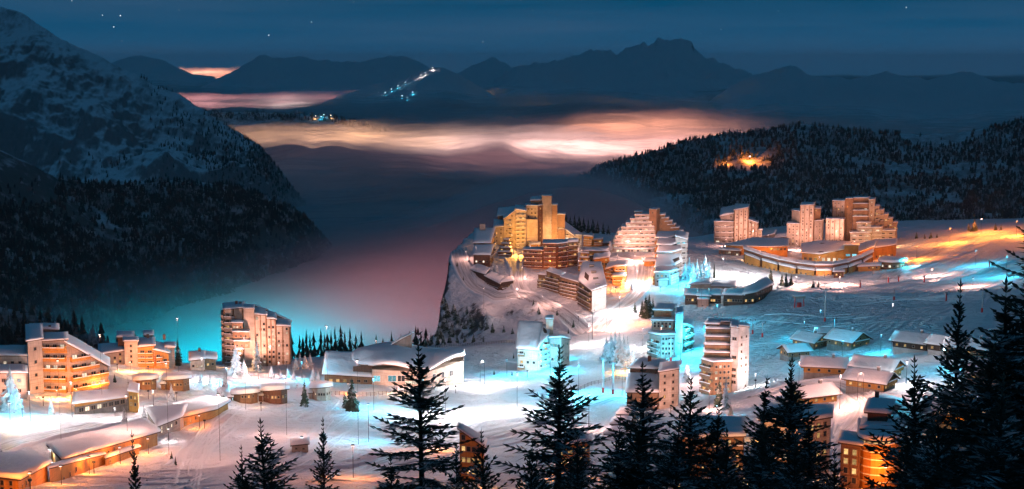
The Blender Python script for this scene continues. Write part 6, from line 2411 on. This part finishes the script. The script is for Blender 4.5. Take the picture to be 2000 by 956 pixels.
# right
lamp(1412, 540, 12, CW, 44, 'on the white square before the shopping hall')
lamp(1480, 552, 6, CW, 34, 'on the white square before the arcade')
lamp(1555, 556, 5, CP, 30, 'before the arcade')
lamp(1640, 556, 5, CP, 24, 'below the dark kiosk')
lamp(1465, 510, 4, CWm, 5, 'before the orange lit front of the shopping hall')
lamp(1500, 506, 4, CO, 5, 'right of the orange lit front of the shopping hall')
lamp(1600, 516, 5, CW, 5, 'before the white shop windows behind the arcade')
lamp(1545, 508, 5, CO, 6, 'between the two shopping halls')
lamp(1690, 510, 5, CO, 7, 'before the orange swept roofs')
lamp(1735, 502, 6, CO, 7, 'right of the orange swept roofs')
lamp(1772, 522, 6, CC, 12, 'beside the round pavilion')
lamp(1418, 482, 6, CP, 9, 'left foot of the first tower')
lamp(1455, 482, 6, CP, 14, 'foot of the first tower')
lamp(1500, 478, 8, CP, 8, 'between the first two towers')
lamp(1556, 489, 5, CP, 14, 'foot of the middle tower')
lamp(1596, 489, 5, CP, 10, 'right foot of the middle tower')
lamp(1632, 489, 5, CP, 14, 'foot of the broad complex')
lamp(1668, 487, 6, CP, 14, 'before the terraces of the broad complex')
lamp(1725, 483, 6, CWm, 14, 'before the steps of the broad complex')
lamp(1570, 470, 20, CP, 10, 'tall, between the second and third towers')
lamp(1916, 456, 11, CO, 75, 'glaring on the hilltop at the right', bare=True)
lamp(1855, 476, 12, CO, 48, 'on the orange piste of the hill')
lamp(1985, 462, 12, CO, 48, 'at the right end of the orange piste')
lamp(1790, 508, 10, CO, 36, 'where the orange piste meets the square')
lamp(1820, 540, 5, CP, 26, 'on the pink piste below the hill')
lamp(1905, 520, 10, CC, 16, 'on the cyan snow by the lift station')
lamp(1965, 540, 12, CC, 20, 'right end of the cyan snow')
lamp(1900, 560, 5, CP, 12, 'right of the tracked pink piste')
# chalets
lamp(1645, 706, 9, CC, 11, 'between the chalets')
lamp(1570, 660, 8, CC, 8, 'behind the leftmost chalets')
lamp(1720, 690, 8, CC, 7, 'on the cyan snow between the chalets')
lamp(1843, 722, 7, CC, 8, 'with two posts beside the long white roofed chalet', True, True)
lamp(1680, 782, 9, CP, 9, 'with two tall posts below the overlapping chalets', True)
lamp(1770, 752, 8, CW, 8, 'right of the overlapping chalets')
lamp(1560, 760, 10, CP, 9, 'on the chalet road')
lamp(1640, 800, 11, CP, 16, 'on the pale snow above the round fronted tower')
lamp(1795, 790, 6, CC, 4, 'blue white behind the broad black spruce', bare=True)
# bottom
lamp(1655, 940, 6, CO, 3, 'at the annex of the round fronted tower')
lamp(1728, 958, 5, CO, 4, 'before the curved balconies')
lamp(1560, 945, 6, CP, 5, 'before the block behind the twin tips')
lamp(1500, 940, 6, CWm, 4, 'left of the block behind the twin tips')
lamp(1390, 948, 6, CO, 5, 'before the low block behind the middle spruces')
lamp(915, 955, 4, CO, 2.5, 'before the narrow orange house')
lamp(1110, 935, 4, CO, 3.5, 'before the orange house behind the tall middle spruce')
lamp(1890, 850, 5, CY, 4, 'by the warm chalet hidden in the spruces')


# made-up high masts, added as overhead fill on roofs and snow
for px, py, h, c, kw, where in ((350, 752, 26, CP, 7, 'added as high fill behind the brown chalets'), (200, 800, 26, CP, 8, 'added as high fill above the low orange fascia building'), (480, 800, 26, CP, 9, 'added as high fill over the pair of round chalets'), (640, 775, 28, CP, 9, 'added as high fill left of the hall'),
                                (930, 560, 26, CP, 4, 'added as high fill on the cliff by the long low lodge'), (1035, 560, 26, CP, 6, 'added as high fill by the courtyard road'), (1130, 600, 28, CP, 8, 'added as high fill at the long stacked block'), (1250, 530, 26, CP, 16, 'added as high fill on the curved street'),
                                (1370, 600, 24, CC, 4, 'added as high fill before the dark lodge'), (1540, 520, 28, CP, 22, 'added as high fill between the shopping halls'), (1690, 515, 28, CO, 16, 'added as high fill by the orange swept halls'), (1600, 705, 22, CC, 9, 'added as high fill in the middle of the chalets'),
                                (1740, 705, 22, CW, 9, 'added as high fill right of the chalets'), (1290, 760, 26, CP, 14, 'added as high fill over the brown block'), (330, 890, 26, CP, 8, 'added as high fill on the slope under the lodge hub'), (700, 870, 26, CP, 10, 'added as high fill over the lower piste'), (120, 880, 26, CP, 7, 'added as high fill between the orange wings')):
    lamp(px, py, h, c, kw, where)


def flood(px, py, tx, ty, color, kw, where, h=3.0, ang=75):
    """a floodlight on a short mast, aimed at the front of a building"""
    bl = min(Building.every, key=lambda q: math.hypot(q.ax - tx, (q.ay - ty - 30) * 0.8))
    D = bl.D - (26 if py < 560 else 19)
    p = at(px, py, D)
    g = np.array([p[0], D, float(zt(p[0], D)[0])])
    kw = kw * (0.72 if tx > 1400 and ty < 560 else 0.95)
    t = at(tx, ty, bl.D) - g
    root = link('floodlight', None, None, g)
    cname = {CW: 'white', CC: 'cyan', CO: 'orange', CY: 'yellow', CP: 'pinkish', CWm: 'warm'}[color]
    tag(root, '%s floodlight aimed at %s' % (cname, where), 'floodlight', 'floodlights')
    a = Acc()
    a.tube((0, 0, -1), (0, 0, h - 0.2), 0.1, 0.08, 6)
    link('post', a.mesh('post', [M['post']]), root)
    a = Acc()
    a.box(-0.4, 0.4, -0.25, 0.1, h - 0.2, h + 0.3, 0)
    a.box(-0.34, 0.34, 0.104, 0.14, h - 0.15, h + 0.25, 1)
    head = link('lamp_head', a.mesh('lamp_head', [M['darkmetal'], bulb_mat(color)]), root)
    head.rotation_euler = (0, 0, -math.atan2(t[0], t[1]))
    ld = bpy.data.lights.new('flood_light', 'SPOT')
    ld.energy = kw * 1000.0
    ld.color = color
    ld.spot_size = math.radians(ang)
    ld.spot_blend = 0.7
    ld.shadow_soft_size = 0.4
    o = link('flood_light', ld, root, (0, 0.3, h + 0.6))
    o.rotation_euler = Vector((t[0], t[1], t[2] - h)).to_track_quat('-Z', 'Y').to_euler()


for args in (
        (505, 748, 500, 655, CP, 70, 'the shingled tower'), (452, 752, 456, 650, CP, 40, 'the left side of the shingled tower'), (560, 740, 550, 670, CP, 30, 'the right side of the shingled tower'),
        (150, 792, 150, 715, CO, 26, 'the orange balconies'), (85, 800, 75, 715, CP, 22, 'the left wall of the grey block'), (20, 800, 20, 735, CP, 18, 'the pinkish low wing'), (290, 740, 290, 690, CO, 26, 'the orange stepped volumes'),
        (230, 742, 240, 695, CP, 12, 'the grey stepped volumes'), (700, 778, 690, 735, CWm, 16, 'the left wing of the hall'), (790, 780, 790, 735, CP, 30, 'the middle of the hall front'), (890, 765, 870, 720, CP, 26, 'the right end of the hall'),
        (1008, 508, 1004, 445, CY, 46, 'the yellow terraces'), (1036, 500, 1040, 430, CY, 46, 'the tall yellow front'), (1090, 502, 1090, 452, CWm, 80, 'the balconies under the long slanting roof'), (960, 535, 950, 505, CP, 20, 'the block at the cliff edge'),
        (1060, 548, 1065, 500, CO, 34, 'the dark red block'), (1080, 612, 1095, 565, CP, 34, 'the long stacked balconies'), (1130, 632, 1150, 590, CP, 22, 'the block at the road bend'), (1202, 580, 1192, 530, CO, 70, 'the orange stepped block'),
        (1240, 515, 1240, 455, CP, 80, 'the terraced pyramid'), (1262, 530, 1284, 490, CO, 34, 'the orange side of the stepping block'), (1340, 580, 1322, 510, CC, 44, 'the cyan side of the stepping block'), (1290, 585, 1292, 545, CC, 12, 'the front of the stepping block'),
        (1425, 500, 1430, 440, CP, 60, 'the first tower', 8), (1470, 500, 1465, 440, CP, 50, 'the right of the first tower', 8), (1565, 500, 1570, 440, CP, 80, 'the middle tower', 9), (1640, 500, 1636, 430, CP, 70, 'the left slabs of the broad complex', 9), (1705, 500, 1705, 435, CP, 70, 'the right steps of the broad complex', 9),
        (1480, 518, 1480, 490, CO, 18, 'the shopping hall front'), (1620, 524, 1620, 498, CWm, 12, 'the hall with the blue window'), (1705, 518, 1700, 492, CO, 18, 'the orange swept halls'), (1510, 545, 1510, 515, CP, 14, 'the left half of the arcade'), (1610, 556, 1600, 525, CP, 18, 'the right half of the arcade'),
        (1030, 745, 1030, 695, CP, 18, 'the front of the white sloped tower'), (1095, 728, 1066, 680, CC, 30, 'the side of the white sloped tower'), (1290, 725, 1296, 660, CC, 44, 'the cyan tower'), (1400, 812, 1398, 735, CP, 26, 'the lower front of the pale tower'),
        (1475, 768, 1445, 690, CP, 44, 'the white side of the pale tower'), (1310, 822, 1300, 765, CP, 20, 'the brown block'), (185, 958, 200, 885, CO, 20, 'the long orange wing'), (60, 985, 50, 935, CO, 14, 'the corner orange wing'), (290, 915, 280, 868, CO, 14, 'the end of the long orange wing'),
        (400, 850, 400, 812, CO, 12, 'the short orange wing'), (1372, 612, 1375, 585, CO, 3, 'the dark lodge'), (1700, 985, 1712, 905, CO, 8, 'the curved balconies'), (290, 780, 288, 752, CWm, 9, 'the round chalet'), (345, 782, 347, 752, CWm, 10, 'the swept roof chalet'), (510, 806, 512, 778, CWm, 10, 'the pair of round chalets')):
    flood(*args)


def on_grid(G, px, py):
    x, y = pxof(G.reshape(-1, 3))
    i = np.argmin((x - px) ** 2 + (y - py) ** 2)
    return G.reshape(-1, 3)[i].copy()


# far lamps on the hills
o = lamp(0, 0, 9, CO, 110, 'glaring in the glade on the wooded hill', bare=True, gpt=on_grid(RH, 1463, 320))
[k for k in o.children if k.name.startswith('lamp_head')][0].scale = (5, 5, 1.5)
lamp(0, 0, 9, CO, 20, 'lighting the trees left of the glade on the wooded hill', gpt=on_grid(RH, 1420, 322))
for i, (px, py) in enumerate(((752, 186), (764, 180), (778, 173), (791, 166), (786, 192), (806, 184), (795, 196), (822, 152), (830, 148), (846, 137))):
    c = on_grid(SK, px, py)
    o = lamp(0, 0, 4, CC if i < 7 else CW, 14 if i < 7 else 60, '%s of the string on the far ski hill' % ORD[i], bare=True, gpt=c)
    [k for k in o.children if k.name.startswith('lamp_head')][0].scale = (4.5, 4.5, 4.5)
for i, (px, py) in enumerate(((618, 232), (627, 233), (634, 232), (646, 233))):
    o = lamp(0, 0, 5, (CWm, CC, CC, CWm)[i], 12, '%s from the left on the low wooded ridge in the clouds' % ORD[i], bare=True, gpt=on_grid(MR, px, py))
    [k for k in o.children if k.name.startswith('lamp_head')][0].scale = (3, 3, 3)


# ------------------------------------------------------------------ ski lifts
def pylon(px, py, ptop, label, arm=0.0, pads=True):
    g = gp(px, py)
    h = at(px, ptop, g[1])[2] - g[2]
    root = link('lift_pylon', None, None, g)
    tag(root, label, 'lift pylon', 'lift pylons')
    a = Acc()
    a.tube((0, 0, -1), (0, 0, h), 0.28, 0.18, 8)
    link('mast', a.mesh('mast', [M['metal']]), root)
    if arm:
        a = Acc()
        a.box(-arm, arm, -0.15, 0.15, h - 0.5, h - 0.2)
        link('crossarm', a.mesh('crossarm', [M['metal']]), root)
        for s in (-1, 1):
            a = Acc()
            for k in range(4):
                a.tube((s * arm - 0.12, -0.9 + 0.6 * k, h - 0.05), (s * arm + 0.12, -0.9 + 0.6 * k, h - 0.05), 0.28, 0.28, 8)
            link('pulley', a.mesh('pulley', [M['darkmetal']]), root)
    if pads:
        a = Acc()
        a.tube((0, 0, -0.2), (0, 0, 2.0), 0.5, 0.5, 8)
        link('padding', a.mesh('padding', [M['redpad']]), root)


pylon(1178, 766, 700, 'tall lift pylon with red pad, left of the pair beside the cyan track', 1.4)
pylon(1197, 770, 708, 'tall lift pylon with red pad, right of the pair beside the cyan track', 1.4)
pylon(1310, 706, 662, 'lift pylon left of the pair in front of the cyan tower', 1.2)
pylon(1329, 712, 670, 'lift pylon right of the pair in front of the cyan tower', 1.2)
pylon(1470, 652, 625, 'left of two short red footed lift pylons on the cyan piste', 1.2)
pylon(1489, 658, 629, 'right of two short red footed lift pylons on the cyan piste', 1.2)
pylon(1611, 628, 564, 'tallest lift pylon standing on the dark slope', 2.4)
pylon(1157, 662, 606, 'thin pale pole with crossbar at the end of the cliff road', 1.0, False)
pylon(1918, 610, 566, 'thin lift pylon on the right part of the dark slope', 0.8)
pylon(1630, 655, 622, 'small lift pylon at the foot of the dark slope', 0.9)
pylon(1746, 586, 566, 'dark slender post at the top of the dark slope', 0.0)

# drive station with red legs
g = gp(1561, 600)
root = link('lift_station', None, None, g, 0.2)
tag(root, 'ski lift station with snowy canopy and red legs on the dark slope', 'lift station')
a = Acc()
a.box(-3.0, 3.0, -1.2, 1.6, 4.6, 6.0)
link('canopy', a.mesh('canopy', [M['greywood']]), root)
V, f = snow_quad([(-3.2, -1.4, 6.004), (3.2, -1.4, 6.004), (3.2, 1.8, 6.004), (-3.2, 1.8, 6.004)], 0.6)
link('roof_snow', mesh_np('roof_snow', V, f, [M['roof_snow']], smooth=True), root)
for x in (-2.4, 2.4):
    a = Acc()
    a.tube((x * 1.15, 0, -1), (x, 0, 4.6), 0.35, 0.28, 8)
    link('leg', a.mesh('leg', [M['redpad']]), root)
a = Acc()
a.box(-1.0, 1.0, -0.8, 0.9, -0.5, 2.4)
link('cabin', a.mesh('cabin', [M['redpad']]), root)


def snow_gun(px, py, label):
    g = gp(px, py)
    root = link('snow_gun', None, None, g, px * 0.3)
    tag(root, label, 'snow gun', 'snow guns on the pistes')
    a = Acc()
    a.tube((0, 0, -0.5), (0, 0, 3.2), 0.4, 0.4, 8)
    link('padding', a.mesh('padding', [M['redpad']]), root)
    a = Acc()
    a.tube((-0.9, 0, 3.5), (0.9, 0, 3.9), 0.5, 0.6, 10)
    link('barrel', a.mesh('barrel', [M['metal']]), root)


for px, py, lb in ((1680, 562, 'red padded snow gun at the left end of the pink piste'), (1735, 552, 'red padded snow gun right of the dark kiosk'), (1805, 552, 'red padded snow gun in the middle of the tracked piste'),
                   (1848, 588, 'red padded snow gun below the diagonal snow bank'), (1932, 522, 'red padded snow gun on the cyan snow by the right edge'), (1755, 550, 'small dark footed snow gun next to the orange piste')):
    snow_gun(px, py, lb)

def fence(pts, label, n_post):
    g = np.array([gp(*p) for p in pts])
    root = link('safety_fence', None, None, g[0])
    tag(root, label, 'fence', 'safety fences')
    t = np.linspace(0, len(g) - 1, n_post)
    P = np.stack([np.interp(t, np.arange(len(g)), g[:, k]) for k in range(3)], 1)
    P[:, 2] = zg(P[:, 0], P[:, 1])
    P -= g[0]
    a = Acc()
    a.tube((0, 0, -0.3), (0, 0, 1.7), 0.07, 0.06, 5)
    pm = a.mesh('post', [M['darkwood']])
    for p in P:
        link('post', pm, root, p)
    a = Acc()
    for p, q in zip(P[:-1], P[1:]):
        for h in (0.5, 1.0, 1.5):
            a.tube((p[0], p[1], p[2] + h), (q[0], q[1], q[2] + h), 0.06, 0.06, 4, cap=False)
    link('rail', a.mesh('rail', [M['darkwood']]), root)


fence([(850, 680), (900, 676), (950, 674), (1005, 672)], 'dark rail fence along the foot of the cliff', 34)
fence([(1120, 770), (1160, 752), (1200, 740), (1235, 745), (1250, 765)], 'rail fence curving round the cyan track by the pylons', 24)
fence([(1010, 584), (1050, 594), (1090, 614), (1118, 640)], 'rail fence on the outer side of the cliff road', 26)
fence([(640, 772), (720, 774), (800, 770)], 'low rail fence in front of the hall', 22)

# ------------------------------------------------------------------ stars
STAR = mat_emit('star_light', (0.85, 0.92, 1.0), 2.0)
a = Acc()
a.ball((0, 0, 0), 1.0, 0, 6, 4)
star_me = a.mesh('star', [STAR])
for px, py, m in ((235, 31, 1.0), (200, 30, .7), (222, 53, .9), (238, 80, .5), (608, 43, .9), (525, 69, .9), (140, 2, .7), (943, 82, .8), (882, 13, .5), (1155, 27, .5), (1408, 58, .6), (1368, 66, .4), (1770, 15, .8), (1802, 37, .4),
                  (1630, 30, .4), (428, 43, .4), (790, 72, .5), (690, 5, .4), (1040, 20, .4), (1520, 22, .4), (350, 20, .4), (1240, 12, .4)):
    d = ray(px, py)
    p = np.array([0, 0, CAMZ]) + d * 90000
    o = link('star', star_me, None, p, None, (34 * m,) * 3)
    tag(o, 'small bright star in the night sky', 'star', 'stars in the night sky')

# ------------------------------------------------------------------ night haze
def build_haze():
    m, nt, out = new_mat('night_haze')
    p = nt.nodes.new('ShaderNodeVolumePrincipled')
    p.inputs['Color'].default_value = (0.86, 0.92, 1.0, 1)
    p.inputs['Density'].default_value = 0.00002
    p.inputs['Anisotropy'].default_value = 0.0
    nt.links.new(p.outputs[0], out.inputs['Volume'])
    x, y0, y1, z0, z1 = 46000.0, -3500.0, 55000.0, -350.0, 480.0
    v = [(-x, y0, z0), (x, y0, z0), (x, y1, z0), (-x, y1, z0), (-x, y0, z1), (x, y0, z1), (x, y1, z1), (-x, y1, z1)]
    f = [[0, 3, 2, 1], [4, 5, 6, 7], [0, 1, 5, 4], [1, 2, 6, 5], [2, 3, 7, 6], [3, 0, 4, 7]]
    o = link('haze', mesh_np('haze', v, f, [m]))
    tag(o, kind='stuff')


build_haze()
